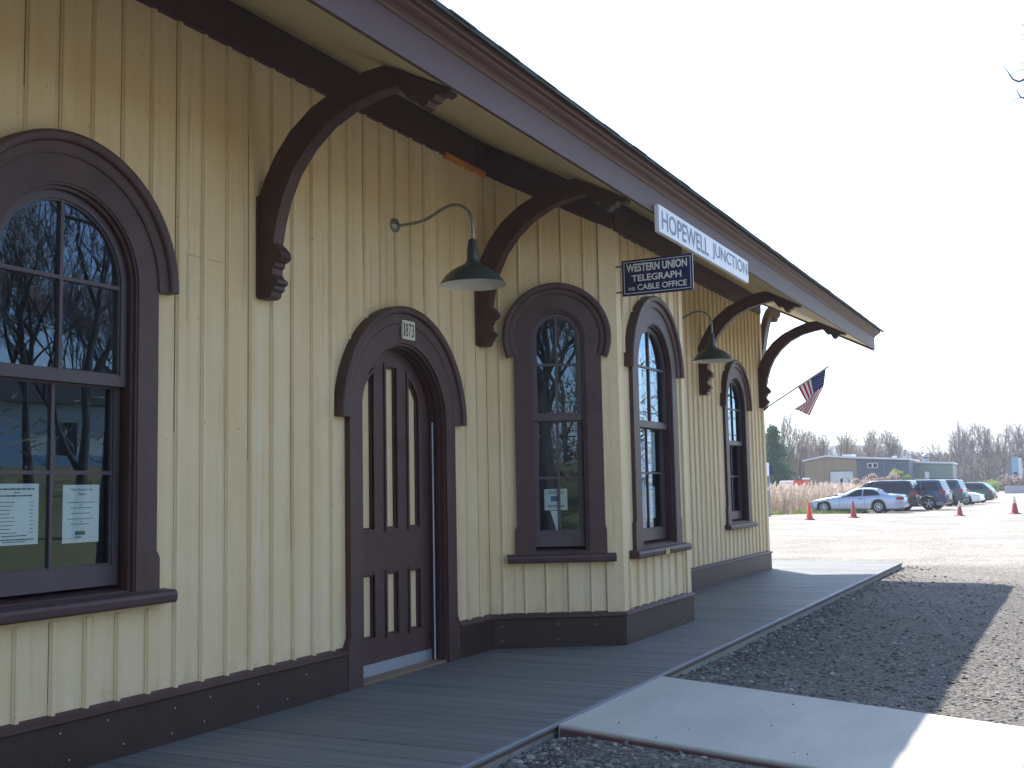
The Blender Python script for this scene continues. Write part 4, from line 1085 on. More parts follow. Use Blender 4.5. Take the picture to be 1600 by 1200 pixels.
    if P.get('rack'):
        rk_ = MB()
        for sgn in (-1, 1):
            yy = sgn*(side(0, P['roof'])-.05)
            rk_.tube([(P['rack'][0], yy, P['roof']-.0), (P['rack'][0]+.12, yy, P['roof']+.06), (P['rack'][1]-.12, yy, P['roof']+.06), (P['rack'][1], yy, P['roof']-.0)], .018, 6)
        for xx in (P['rack'][0]+.45, P['rack'][1]-.4): rk_.box(xx-.03, xx+.03, -.6, .6, P['roof']+.06, P['roof']+.085)
        rk_.build('roof_rack', M['plastic'], body)
    return t
COUPE = dict(x0=-2.35, x1=2.72, w=1.86, wf=-1.5, wr=1.44, r=.335, clr=.20, roof=1.38, tumble=.22,
    top=[(-2.35,.56),(-2.25,.68),(-1.9,.78),(-1.2,.89),(-.78,.95),(-.62,.99),(.05,1.31),(.35,1.37),(.8,1.385),(1.15,1.35),(1.45,1.26),(2.02,1.03),(2.5,.99),(2.66,.95),(2.72,.84)],
    belt=[(-2.35,.54),(-1.9,.72),(-.8,.85),(.3,.90),(1.5,.93),(2.4,.92),(2.72,.80)], gh=(-.6,2.0), ws=(-.55,.12), rw=(1.36,1.95),
    side=[[(-.36,.90),(.58,.93),(.60,1.30),(.30,1.29)], [(.64,.93),(1.55,.97),(1.42,1.15),(1.15,1.275),(.66,1.305)]],
    spokes=8, tail=(2.38,2.70,.70,.86), head=(-2.32,-1.98,.60,.70), seams=(-.62,.72), handles=(.52,), mirror=-.42, bump='silver', lowplate=True)
def suv(l, rw_=0, **k):
    d = dict(x0=-l/2-.05, x1=l/2, w=1.88, wf=-1.42, wr=1.40, r=.385, clr=.28, roof=1.76, tumble=.15,
    top=[(-l/2-.05,.75),(-l/2+.05,.95),(-l/2+.35,1.04),(-1.15,1.10),(-.98,1.14),(-.32,1.66),(-.1,1.73),(.4,1.765),(l/2-.6,1.755),(l/2-.32,1.72),(l/2-.06,1.10),(l/2,.98)],
    belt=[(-l/2-.05,.72),(-1.3,.98),(.5,1.06),(l/2-.1,1.10),(l/2,.96)], gh=(-1,l/2), ws=(-.92,-.36), rw=(l/2-.29,l/2-.08),
    side=[[(-.70,1.08),(.02,1.10),(.02,1.62),(-.20,1.62)], [(.10,1.10),(.86,1.12),(.92,1.20),(.92,1.62),(.10,1.62)], [(1.02,1.20),(1.12,1.14),(l/2-.34,1.16),(l/2-.42,1.60),(1.02,1.62)]],
    spokes=5, tail=(l/2-.26,l/2,.90,1.12), head=(-l/2-.03,-l/2+.3,.74,.9), seams=(-1.0,.06,.98), handles=(-.16,.78), mirror=-.72, bump='plastic', rack=(-.1,l/2-.45))
    d.update(k); return d
WAGON = dict(x0=-2.35, x1=2.40, w=1.82, wf=-1.42, wr=1.35, r=.34, clr=.2, roof=1.52, tumble=.16,
    top=[(-2.35,.62),(-2.2,.80),(-1.8,.90),(-1.1,.98),(-.95,1.02),(-.25,1.44),(.1,1.50),(.5,1.525),(1.5,1.50),(1.78,1.46),(2.22,1.05),(2.40,.85)],
    belt=[(-2.35,.6),(-1.2,.88),(.5,.94),(2.2,.99),(2.40,.84)], gh=(-1,2.3), ws=(-.9,-.3), rw=(1.82,2.18),
    side=[[(-.62,.95),(.05,.97),(.05,1.38),(-.12,1.38)], [(.12,.97),(.95,.99),(.98,1.38),(.12,1.40)], [(1.05,1.0),(1.90,1.04),(1.66,1.36),(1.05,1.38)]],
    spokes=7, tail=(2.08,2.36,.78,.92), head=(-2.32,-1.95,.62,.76), seams=(-.92,.09,1.02), handles=(-.08,.84), mirror=-.62, bump='plastic', rack=(0,1.5), lowplate=True)
SEDAN = dict(COUPE, x0=-2.2, x1=2.3, wf=-1.35, wr=1.35, w=1.78, top=[(-2.2,.55),(-2.1,.70),(-1.7,.82),(-1.0,.93),(-.85,.96),(-.1,1.36),(.3,1.42),(.8,1.42),(1.1,1.36),(1.65,1.05),(2.1,1.02),(2.25,.95),(2.3,.8)],
    belt=[(-2.2,.53),(-1.7,.76),(-.8,.88),(1.5,.94),(2.1,.94),(2.3,.78)], ws=(-.8,-.18), rw=(1.12,1.6), roof=1.42,
    side=[[(-.55,.93),(.25,.95),(.25,1.32),(.02,1.32)], [(.32,.95),(1.2,.98),(.98,1.28),(.32,1.33)]], seams=(-.75,.28,1.1), handles=(.12,.98), tail=(2.0,2.28,.72,.86), head=(-2.17,-1.85,.58,.72), bump='white')
def place(o, x, y, rz=0, z=-.2): o.location = (x, y, z); o.rotation_euler = (0, 0, rz); return o
place(make_car('parked_coupe', 'silver two door coupe nosed into the grass, nearest of the parked cars', 'car', COUPE, M['silver']), -6.36, 64.3, R(-3))
place(make_car('parked_suv', 'very dark four wheel drive parked just behind the silver coupe', 'car', suv(4.8, clad=None), M['darknavy']), -5.75, 67.9, R(-7))
place(make_car('parked_suv', 'blue sport utility with grey lower cladding, third in the parked row', 'car', suv(4.6, clad='greycar'), M['blue']), -4.30, 70.2, R(-9))
place(make_car('parked_suv', 'teal sport utility partly hidden behind the blue one', 'car', suv(4.5, clad='plastic'), M['teal']), -4.20, 80.2, R(-9))
place(make_car('parked_sedan', 'white sedan facing right in front of the green wagon', 'car', SEDAN, M['white']), -3.45, 83.9, R(180-8))
place(make_car('parked_wagon', 'dark green station wagon at the far right end of the parked row', 'car', WAGON, M['green']), -3.25, 90.4, R(-9))

# ------------------------------------------------------------------ traffic cones
def cone(x, y, s, label, mats, collar=False, tilt=0):
    t = thing('traffic_cone', label, 'traffic cone', (0,0,0), 'traffic cones on the gravel lot', base=False)
    b = MB(); b.box(-.19, .19, -.19, .19, 0, .035, .02); b.build('base', mats[1], t)
    c = MB(); c.sm = True; c.lathe([(.15,.035),(.135,.06),(.028,.71),(.018,.72),(.001,.72)], seg=20); co = c.build('cone_body', mats[0], t)
    if collar:
        q = MB(); q.sm = True; q.lathe([(.1035+.004,.26+.02),(.06,.54)], seg=20) if collar == 1 else q.lathe([(.0755,.44),(.0285,.72)], seg=20); q.build('collar', M['conewhite'], co)
    t.location = (x, y, -.2); t.scale = (s, s, s); t.rotation_euler = (tilt, 0, rnd.uniform(0, 1))
cone(-6.41, 52.8, 1.15, 'bright orange traffic cone in front of the silver coupe nose', (M['orange'], M['black']))
cone(-4.87, 55.3, 1.12, 'faded red traffic cone in front of the silver coupe door', (M['magenta'], M['magenta']))
cone(-.32, 57.3, 1.0, 'faded red cone with a whitish upper collar right of the blue sport utility', (M['magenta'], M['magenta']), 2)
cone(1.95, 59.8, 1.2, 'dark red traffic cone with a pale tip alone at the far right', (M['magenta'], M['magenta']), 2)

# ------------------------------------------------------------------ roadside post with panel
po = thing('sign_post', 'grey post with narrow white and blue panel beside the far depot corner', 'sign post', (-9.7, 58.5, -.2))
m_ = MB(); m_.box(-9.76, -9.64, 58.44, 58.56, -.3, 1.9); m_.build('post', M['footing'], po)
m_ = MB(); m_.box(-9.80, -9.60, 58.42, 58.58, 1.55, 1.9, .02); m_.build('cap', M['greycar'], po)
m_ = MB(); m_.box(-9.74, -9.62, 58.46, 58.5, 1.91, 2.6); m_.cur = 1; m_.box(-9.61, -9.45, 58.46, 58.5, 1.95, 2.45); m_.build('panel', [M['signwhite'], M['flagblue']], po)
m_ = MB(); m_.box(-9.8, -9.66, 58.40, 58.43, 1.15, 1.35); m_.build('paper_tag', M['signwhite'], po)

# ------------------------------------------------------------------ far buildings
wh = thing('warehouse', 'low metal warehouse, tan left and slate blue right, with pale roll up door', 'warehouse', (-14, 112, -.2))
def Wp(x): return 110 + (x+19)*.12
m_ = MB()
F = frame((-19.0, 110, 0), (1,.06,0), (.06,-1,0)); LW = 9.6
m_ = MB(F); m_.ext([(0,-.3),(4.86,-.3),(4.86,3.74),(2.1,3.98),(0,3.60)], [[(2.35,-.2),(4.52,-.2),(4.52,2.62),(2.35,2.62)]], -14, 0); m_.build('tan_wall', M['tanmetal'], wh)
m_ = MB(F); m_.ext([(4.865,-.3),(LW,-.3),(LW,3.46),(4.865,3.72)], [], -14, .02); m_.build('slate_wall', M['bluemetal'], wh)
m_ = MB(F); m_.ext([(-.15,3.61),(2.1,4.0),(4.86,3.76),(LW+.1,3.48),(LW+.1,3.66),(4.86,3.94),(2.1,4.16),(-.15,3.76)], [], -14.2, .25); m_.build('roof', M['whitemetal'], wh)
m_ = MB(F)
for k in range(9): m_.box(2.37, 4.5, -.2+k*.31, -.2+k*.31+.295, -.12, -.06)
m_.build('roll_up_door', M['whitemetal'], wh)
m_ = MB(F); m_.ext([(2.28,-.3),(4.59,-.3),(4.59,2.70),(2.28,2.70)], [[(2.35,-.29),(4.52,-.29),(4.52,2.62),(2.35,2.62)]], .001, .05); m_.build('door_frame', M['greycar'], wh)
for a in (5.86, 6.34):
    m_ = MB(F); m_.ext([(a,2.82),(a+.46,2.82),(a+.46,3.30),(a,3.30)], [[(a+.06,2.88),(a+.40,2.88),(a+.40,3.24),(a+.06,3.24)]], .021, .07); w_ = m_.build('window', M['whitemetal'], wh)
    m_ = MB(F); m_.box(a+.05, a+.41, 2.87, 3.25, .022, .04); m_.build('pane', M['carglass'], w_)
m_ = MB(F); m_.ext([(8.0,2.74),(8.36,2.74),(8.36,3.16),(8.0,3.16)], [[(8.05,2.79),(8.31,2.79),(8.31,3.11),(8.05,3.11)]], .021, .06); m_.box(7.3, 7.36, .5, 3.5, .021, .05); m_.build('window', M['greycar'], wh)
m_ = MB(F); m_.box(3.4, 4.5, 3.9, 4.22, -3, -1.8); m_.box(7.9, 8.3, 3.6, 3.95, -3, -2.6); m_.build('roof_vent', M['whitemetal'], wh)
an = thing('annex_building', 'lower sage green metal building with a white door, right of the warehouse', 'metal building', (-8, 118, -.2))
F = frame((-10.1, 118, 0), (1,.05,0), (.05,-1,0))
m_ = MB(F); m_.ext([(0,-.3),(3.75,-.3),(3.75,3.12),(0,3.3)], [], -8, 0); m_.build('wall', M['greenmetal'], an)
m_ = MB(F); m_.ext([(-.35,3.33),(3.9,3.13),(3.9,3.30),(-.35,3.52)], [], -8.1, .2); m_.build('roof', M['whitemetal'], an)
m_ = MB(F); m_.box(1.15, 1.55, -.2, 2.4, .001, .05); m_.build('door', M['signwhite'], an)
m_ = MB(F); m_.sm = True; m_.tube([(1.1,3.3,-3),(1.1,3.95,-3)], .28, 14); m_.tube([(1.1,3.95,-3),(1.1,4.15,-3),(1.1,4.25,-3)], [.42,.36,.1], 14); m_.build('roof_cowl', M['galv'], an)

# house glimpsed through the right-hand trees
hs = thing('distant_house', 'pale blue and white house glimpsed between the bare trees at far right', 'house', (-5.2, 180, -.2))
hx0 = 4.96 + (4.96+2.0)*-1.47                                    # left wall corner
m_ = MB(); m_.box(hx0, hx0+.95, 183, 189, -.3, 4.3); m_.build('wall', M['footing'], hs)
m_ = MB(); m_.box(hx0+.951, hx0+1.9, 182.6, 189, -.3, 4.9); m_.build('blue_wall', M['bluedoor'], hs)
m_ = MB(); m_.box(hx0+1.901, hx0+2.3, 182.5, 189, -.3, 4.7); m_.build('corner_wall', M['siding'], hs)
m_ = MB(); m_.box(hx0+.85, hx0+2.4, 182.4, 189.2, 4.91, 5.05); m_.build('roof', M['roofgrey'], hs)
m_ = MB(); m_.box(hx0+1.2, hx0+1.7, 182.5, 182.59, 1.2, 2.6); m_.build('window', M['carglass'], hs)
# concrete barrier
bb = MB(); bb.M = Matrix(); 
F = frame((-3.6, 150, 0), (1,.02,0), (.02,-1,0)); bb.M = F
bb.ext([(0,-.2),(6,-.2),(6,.72),(.12,.72),(0,.6)], [], -.5, 0); tag(bb.build('concrete_barrier', M['conbar']), 'long low grey concrete barrier at the far right edge of the lot', 'barrier')
# orange machine
om = thing('orange_trailer', 'orange and white farm trailer behind the dry weeds left of the warehouse', 'trailer', (-16.4, 95, -.2))
m_ = MB(); m_.ext([(-17.2,.9),(-15.7,.9),(-15.5,1.2),(-15.7,1.75),(-16.6,1.75),(-17.2,1.3)], [], 0, 1); m_.v = [(v[0], 95+v[2], v[1]) for v in m_.v]; m_.build('body', M['orange'], om)
m_ = MB(); m_.box(-18.0, -17.0, 95.6, 96.6, 1.3, 1.75, .06); m_.box(-16.0, -15.5, 95.1, 95.9, 1.76, 1.95, .04); m_.build('cover', M['whitemetal'], om)
for xx in (-17.0, -15.9):
    m_ = MB(); m_.lathe([(.001,-.1),(.4,-.1),(.45,0),(.4,.1),(.001,.1)], (xx, 94.9, .25), 16, axis='y'); m_.build('wheel', M['rubber'], om)
m_ = MB(); m_.box(-18.1, -15.4, 95.2, 95.9, .55, .88); m_.build('chassis', M['plastic'], om)
# grey pickup by the roll-up door and a dark red marker post
pk = make_car('parked_pickup', 'grey vehicle half hidden by weeds in front of the roll up door', 'car', SEDAN, M['greycar']); place(pk, -13.2, 99, R(-4), .0)
pk['group'] = 'vehicles behind the weeds'
mp_ = thing('marker_post', 'thin dark red post standing in the weeds before the warehouse', 'post', (-9.95, 80, -.2))
m_ = MB(); m_.tube([(-9.95,80,-.3),(-9.95,80,1.5)], .06, 8); m_.build('post', M['magenta'], mp_)
m_ = MB(); m_.box(-10.04,-9.86,79.9,80.1,1.5,1.8,.04); m_.build('head', mat('dark_red_head', hx('57262a'), .6), mp_)

# ------------------------------------------------------------------ grass, weeds
fd = MB()
pts = [(-200,61.5),(-9.9,61.5),(-8.9,64.5),(-8.2,67),(-7,72),(-6.0,80),(-5.6,100),(-6,120),(-9,152),(-6,190),(-6,198),(30,192),(300,190),(2500,700),(2800,3200),(-2900,3200),(-2900,61.5)]
i = [fd.V((x, y, -.19)) for x, y in pts]; fd.F(i)
i = [fd.V((x, y, -.19)) for x, y in ((-2900,-2000),(-30,-2000),(-26,61.4),(-2900,61.4))]; fd.F(i)
structure(fd.build('field', M['field'], fixn=False), 'dry brown field beyond the gravel lot', 'field')
gs = MB()
def blade(mb, x, y, z, h, w, lean=.2):
    a = rnd.uniform(0, PI); dx, dy = w*math.cos(a), w*math.sin(a); lx, ly = rnd.gauss(0, lean*h), rnd.gauss(0, lean*h)
    mb.F([mb.V((x-dx, y-dy, z)), mb.V((x+dx, y+dy, z)), mb.V((x+lx, y+ly, z+h))])
for k in range(9000):
    x = -9.9 - abs(rnd.gauss(0, 1)) * 9 if k % 3 else rnd.uniform(-9.5, -5.8); y = rnd.uniform(61.2, 62.8) if x < -9.5 else rnd.uniform(62.8, 66)
    blade(gs, x, y, -.2, rnd.uniform(.08, .28), .02)
go = gs.build('grass_strip', M['grass'], fixn=False); go['kind'] = 'stuff'; tag(go, 'strip of short green grass between the gravel and the dry weeds', 'grass')
wd = MB()
for k in range(15000):
    y = 62.8 + rnd.random()**1.4*45
    x = rnd.uniform(-46, -9.6) if y < 67 else rnd.uniform(-50, -7.2 if y < 74 else -6.2)
    if y > 92 and -14.9 > x: x = rnd.uniform(-14, -7)
    h = rnd.uniform(.7, 1.55)*(1+.25*noise.noise(Vector((x*.25, y*.25, 3))))
    wd.cur = 0; a = rnd.uniform(0, PI); w = .028; dx, dy = w*math.cos(a), w*math.sin(a); lx, ly = rnd.gauss(0, .16), rnd.gauss(0, .16)
    p = [wd.V((x-dx, y-dy, -.2)), wd.V((x+dx, y+dy, -.2)), wd.V((x+lx+dx*.4, y+ly+dy*.4, h-.2)), wd.V((x+lx-dx*.4, y+ly-dy*.4, h-.2))]; wd.F(p)
    for q in range(3):
        b = rnd.uniform(.3, .85); L_ = rnd.uniform(.15, .4); aa = rnd.uniform(0, 2*PI); cx, cy, cz = x+lx*b, y+ly*b, h*b-.2
        ex, ey = cx+L_*math.cos(aa), cy+L_*math.sin(aa); ez = cz+rnd.uniform(.0, .25)
        wd.F([wd.V((cx, cy, cz-.02)), wd.V((cx, cy, cz+.03)), wd.V((ex, ey, ez))])
    wd.cur = 1; z = h-.25; r_ = rnd.uniform(.03, .07)
    wd.F([wd.V((x+lx-dx*2, y+ly-dy*2, z)), wd.V((x+lx+dx*2, y+ly+dy*2, z)), wd.V((x+lx*1.3+r_, y+ly*1.3, z+rnd.uniform(.18,.36)))])
wo = wd.build('dry_weeds', [M['weed'], M['plume']], fixn=False); wo['kind'] = 'stuff'; tag(wo, 'tall tan dry weeds filling the field behind the parked cars', 'weeds')

# ------------------------------------------------------------------ trees
def bare_tree(seed, H=10, trunk_h=.25, spread=.5, levels=5, tw='twig', forks=(3,4), twigs=8, droop=0.0, thick=.018):
    """local tree: returns (root). trunk and limbs one mesh, twigs another"""
    r = random.Random(seed); tr = MB(); tw_ = MB(); tr.sm = True
    def branch(p, d, L, rad, lev):
        n = 4 if lev < 2 else 3; pts = [p]; rr = [rad]; q = p.copy(); dd_ = d.copy()
        for k in range(n):
            dd_ = (dd_ + Vector((r.gauss(0,.13), r.gauss(0,.13), r.gauss(.05,.08)))).normalized(); q = q + dd_*(L/n); pts.append(q.copy()); rr.append(rad*(1-.5*(k+1)/n))
        if lev < levels-1: tr.tube(pts, rr, 7 if lev == 0 else (5 if lev < 3 else 3), caps=False)
        else:
            for a, b in zip(pts, pts[1:]):
                w = Vector((r.gauss(0,1), r.gauss(0,1), 0)).normalized()*max(rad, .012)
                tw_.F([tw_.V(a-w), tw_.V(a+w), tw_.V(b)])
        if lev >= levels-1:
            for k in range(twigs):
                a = pts[r.randrange(1, len(pts))]; dv = (dd_ + Vector((r.gauss(0,.7), r.gauss(0,.7), r.gauss(.15,.5)))).normalized()*r.uniform(.25,.6)*H*.07
                w = dv.orthogonal().normalized()*.011*H/10
                tw_.F([tw_.V(a-w), tw_.V(a+w), tw_.V(a+dv)])
            return
        m = r.randint(*forks) + (1 if lev == 0 else 0)
        for k in range(m):
            t_ = 1 if k == 0 else r.uniform(.35, 1); idx = t_*n; i0 = min(int(idx), n-1); base = pts[i0].lerp(pts[i0+1], idx-i0)
            ang = r.uniform(.15,.4) if k == 0 else r.uniform(.45, .95)*spread*1.6
            az = r.uniform(0, 2*PI); o = dd_.orthogonal().normalized(); o = Matrix.Rotation(az, 3, dd_) @ o
            nd = (dd_*math.cos(ang) + o*math.sin(ang) + Vector((0,0,.18-droop))).normalized()
            branch(base, nd, L*r.uniform(.55,.82), rad*(.68 if k == 0 else .5), lev+1)
    branch(Vector((0,0,-.15)), Vector((r.gauss(0,.04), r.gauss(0,.04), 1)).normalized(), H*trunk_h+.15, H*thick, 0)
    zmax = max(v[2] for v in tw_.v)
    k = H/zmax
    tr.v = [(a*k, b*k, c*k) for a, b, c in tr.v]; tw_.v = [(a*k, b*k, c*k) for a, b, c in tw_.v]
    root = bpy.data.objects.new('bare_tree', None); COL.objects.link(root); root['_base'] = (0,0,0)
    tr.build('trunk', M['bark'], root, fixn=False); tw_.build('crown', M[tw], root, fixn=False)
    return root
TPL = [bare_tree(11, 10, .30, .45, 5, 'twig', (3,4), 8, thick=.013), bare_tree(23, 10, .22, .60, 5, 'twig2', (3,4), 8, thick=.012), bare_tree(35, 10, .30, .42, 5, 'twig', (3,4), 8, thick=.012), bare_tree(47, 10, .18, .55, 5, 'twig2', (3,5), 6, thick=.011), bare_tree(59, 10, .28, .5, 5, 'twig3', (3,4), 9, thick=.013)]
used = set()
def put_tree(k, x, y, h, label, rz=None, group='bare trees beyond the lot', z=-.2, wx=1.0):
    src = TPL[k]
    if k not in used: o = src; used.add(k)
    else: o = copy_tree(src)
    o.location = (x, y, z); s = h/10; o.scale = (s*wx, s*wx, s); o.rotation_euler = (0, 0, rnd.uniform(0, 6.28) if rz is None else rz)
    tag(o, label, 'tree', group)
    return o
def ray_x(px, y):        # world x of an image column (1600 px wide) at depth y, for laying out the far rows
    a = (px-800)/1750; f = fw; d_ = r2*a + fw + u2*(-(745-600)/1750); return 4.96 + d_.x/d_.y*y
far = []
for k, (px, y, top) in enumerate([(1200,118,632),(1214,122,628),(1226,125,640),(1240,128,655),(1252,126,668),(1264,132,664),(1276,136,668),(1290,140,662),(1303,138,668),(1316,142,664),(1330,150,672),(1341,146,668),(1353,152,670),(1367,150,664),(1380,154,668),(1390,158,664),(1403,156,672),(1415,160,684),(1232,150,662),(1256,155,668),(1282,160,668),(1310,165,672),(1338,170,672),(1360,172,676),(1385,175,674)]):
    x = ray_x(px, y); pxm = 1750/math.hypot(x-4.96, y); yh = 756 - (px-1300)*.02
    far.append((px, x, y, (yh-top)/pxm + 1.65))
for k, (px, x, y, h) in enumerate(far):
    place_word = 'behind the warehouse' if px > 1258 else 'left of the warehouse'
    put_tree((k*2+k//5) % 5, x, y, h, 'bare spring tree in the hazy row '+place_word, group='bare trees '+place_word, wx=.85)
right = [(1470,185,692),(1479,180,680),(1488,184,674),(1497,178,676),(1508,186,664),(1518,180,668),(1527,188,660),(1537,182,664),(1546,188,661),(1556,182,666),(1566,190,660),(1577,184,668),(1587,190,663),(1598,184,668),(1610,190,660),(1623,184,664),(1640,188,660),(1503,204,672),(1543,206,666),(1583,206,668),(1512,173,704),(1551,174,706),(1606,174,704)]
for k, (px, y, top) in enumerate(right):
    x = ray_x(px, y); pxm = 1750/math.hypot(x-4.96, y); yh = 756 - (px-1300)*.02
    put_tree((k*3+1) % 5, x, y, ((yh-top)/pxm + 1.65)*1.07, 'bare greyish tree in the wood along the far right edge of the lot', group='bare trees at the right edge of the lot', wx=.8)
# undergrowth haze of far woods, behind the trees
un = MB()
def thicket(mb, x, y, w, dpt, h, n, s):
    for k in range(n):
        p = Vector((x+rnd.uniform(-w, w), y+rnd.uniform(-dpt, dpt), -.2 + h*rnd.random()**1.3)); a = Vector((rnd.gauss(0,1), rnd.gauss(0,1), rnd.gauss(.6,.8))).normalized()*s*rnd.uniform(.5,1.4)
        o = a.orthogonal().normalized()*s*.09; mb.F([mb.V(p-o), mb.V(p+o), mb.V(p+a)])
for px in range(1185, 1640, 4):
    y = 165 if px < 1425 else 196; x = ray_x(px, y); thicket(un, x, y, .8, 10, 4.6 if px < 1425 else 6.0, 260, .85)
uo = un.build('far_thicket', M['woods'], fixn=False); uo['kind'] = 'stuff'; tag(uo, 'tangled brown undergrowth in the far woods', 'woods')

# evergreen: drooping leafy sprays around a trunk
def evergreen(x, y, H, W, label):
    t = thing('evergreen_tree', label, 'evergreen tree', (x, y, -.2), None, base=False)
    m_ = MB(); m_.tube([(0,0,0),(0,0,H*.9)], [.2,.03], 8); m_.build('trunk', M['bark'], t)
    m_ = MB(); r = random.Random(5)
    for k in range(260):
        z = H*(.03+.95*(k/260)); rad = W*(1-(z/H)**2.4)*(.72+.28*math.sin(k*1.7)*math.cos(k*.31)) + .12; a = r.uniform(0, 2*PI); L_ = rad*r.uniform(.65, 1.05)
        for q in range(38):
            f = r.random()**.6; c = Vector((math.cos(a)*L_*f, math.sin(a)*L_*f, z + L_*f*.12 + r.gauss(0,.10))) + Vector((r.gauss(0,.16), r.gauss(0,.16), r.gauss(0,.10)))
            d_ = Vector((r.gauss(0,1), r.gauss(0,1), r.gauss(0,.7))).normalized()*r.uniform(.12,.28); o = d_.orthogonal().normalized()*.07
            m_.F([m_.V(c-o), m_.V(c+o), m_.V(c+d_)])
    m_.build('crown', M['ever'], t, fixn=False)
evergreen(-20.7, 105, 7.1, 2.6, 'dark evergreen tree beside the far corner of the depot')
# bushes
def bush(name, x, y, w, h, m, n, label, cat='bush', grp=None, s=.16, z=-.2):
    t = thing(name, label, cat, (x, y, z), grp, base=False)
    st_ = MB(); lf_ = MB(); r = random.Random(int(x*10+y))
    for k in range(9):
        a = r.uniform(0, 6.28); st_.tube([(0,0,0),(w*.35*math.cos(a), w*.35*math.sin(a), h*.5),(w*.7*math.cos(a), w*.7*math.sin(a), h*.85)], [.03,.02,.006], 4, caps=False)
    st_.build('stems', M['bark'], t, fixn=False)
    cl_ = [(r.uniform(-w,w)*.75, r.uniform(-w,w)*.5, h*r.uniform(.25,.85), r.uniform(.2,.42)*min(w,h)) for _ in range(14)]
    for k in range(n):
        cx, cy, cz, cr = r.choice(cl_); p = Vector((cx, cy, cz)) + Vector((r.gauss(0,1), r.gauss(0,1), r.gauss(0,.8))).normalized()*cr*r.random()**.4
        if p.z < .02: p.z = .05
        d_ = Vector((r.gauss(0,1), r.gauss(0,1), r.gauss(.2,.8))).normalized()*s*r.uniform(.6,1.3); o = d_.orthogonal().normalized()*s*.4
        lf_.F([lf_.V(p-o), lf_.V(p+o), lf_.V(p+d_)])
    lf_.build('foliage', m, t, fixn=False)
bush('green_shrub', -9.4, 106, .95, 3.0, M['leaf'], 2600, 'yellow green leafy shrub in front of the joint between the warehouse and annex')
bush('green_shrub', -8.1, 112, .6, 1.9, M['leaf'], 1100, 'small half bare shrub before the sage green wall')
bush('green_shrub', ray_x(1515,160), 160, 1.7, 1.5, M['leaf'], 1800, 'low bright green bush below the bare trees, left of the pair at the lot edge')
bush('green_shrub', ray_x(1538,158), 158, 2.0, 1.6, M['leaf'], 2200, 'low bright green bush right of the green wagon at the lot edge')
bush('dry_shrub', ray_x(1472,150), 150, 1.6, 1.4, M['leaf'], 1300, 'dull green bush just right of the annex building')
bush('dry_shrub', ray_x(1590,156), 156, 2.2, 2.2, M['twig2'], 1500, 'russet leafless shrub near the concrete barrier', s=.3)
bush('dry_shrub', ray_x(1343,86), 86, 1.3, 2.35, M['weed'], 2200, 'tall pale weed clump rising above the silver coupe', s=.2)
bush('dry_shrub', ray_x(1372,88), 88, 1.5, 2.5, M['weed'], 2200, 'tall pale weed clump rising above the dark sport utility', s=.2)

# hills
hm = MB(); hm.sm = True
hx_ = [-500+16*k for k in range(61)]
def hh(x):
    return 4.5 + 21.5/(1+math.exp((x+80)/15)) + noise.noise(Vector((x*.04, 0, 0)))*1.2
rows = []
for j, (yy, f) in enumerate(((720,0),(750,.4),(800,1.12),(920,1.12),(1050,0))):
    rows.append([hm.V((x, yy, -1 + hh(x)*f)) for x in hx_])
for a, b in zip(rows, rows[1:]):
    for k in range(len(hx_)-1): hm.F([a[k], a[k+1], b[k+1], b[k]])
structure(hm.build('hills', M['hill'], fixn=False), 'low wooded hill on the horizon', 'hill')
m_ = MB(); m_.sm = True; rows = []
for j, (yy, f) in enumerate(((300,0),(320,.8),(350,1),(380,0))):
    rows.append([m_.V((x, yy, -1 + (7.5+noise.noise(Vector((x*.06, 9, 0)))*2.5)*f)) for x in [-160+4*k for k in range(60)]])
for a, b in zip(rows, rows[1:]):
    for k in range(59): m_.F([a[k], a[k+1], b[k+1], b[k]])
structure(m_.build('wooded_rise', M['woods'], fixn=False), 'low brown wooded rise behind the warehouse', 'hill')

# ------------------------------------------------------------------ what the windows mirror: trees and a house across the yard
def bank(x, y):
    r_ = math.hypot(x+5, y-4); t_ = min(max((r_-22)/26, 0), 1); return -.2 + 3.0*t_*t_*(3-2*t_)
TB = bare_tree(71, 10, .30, .48, 6, 'twig', (3,4), 4, thick=.012); TPL.append(TB)
TB2 = bare_tree(83, 10, .24, .50, 6, 'twig2', (3,4), 4, thick=.011); TPL.append(TB2)
refl = [(13,-7,13,6),(16,-12,14,5),(10,-12,12,6),(20,-8,14,5),(18.4,21.2,15,5),(35,17,14,6),(15,35,12,5),(48,36,13,6),(44,44,13,5),(52,40,14,6),(42,50,12,6),(30,40,11,5),(26,26,11,6),(46,30,14,5),(26,42,14,5),(40,44,14,6),(16,46,12,5),(46,22,15,6),
        (30,8,13,5),(36,2,14,6),(28,-6,13,5),(22,-16,14,6),(30,-22,13,5),(16,-24,12,6),(10,-30,14,5),(24,-30,14,6),(6,-36,13,5),(36,-12,14,6),(34,-34,14,5),(13,-19,11,5),(18,-34,13,6),(42,-24,15,5)]
for k, (x, y, h, tp) in enumerate(refl):
    put_tree(tp, x, y, h, z=bank(x, y)-.1, label='bare yard tree across from the depot, mirrored in its windows', group='bare trees across the yard')
u3 = MB()
for k in range(46):
    a = R(-88 + k*3.5); rr_ = rnd.uniform(52, 66); x, y = rr_*math.cos(a), rr_*math.sin(a)+2; i0_ = len(u3.v); thicket(u3, x, y, 3.5, 4, 5.5, 800, .6); zb_ = bank(x, y); u3.v[i0_:] = [(a, b, c+zb_) for a, b, c in u3.v[i0_:]]
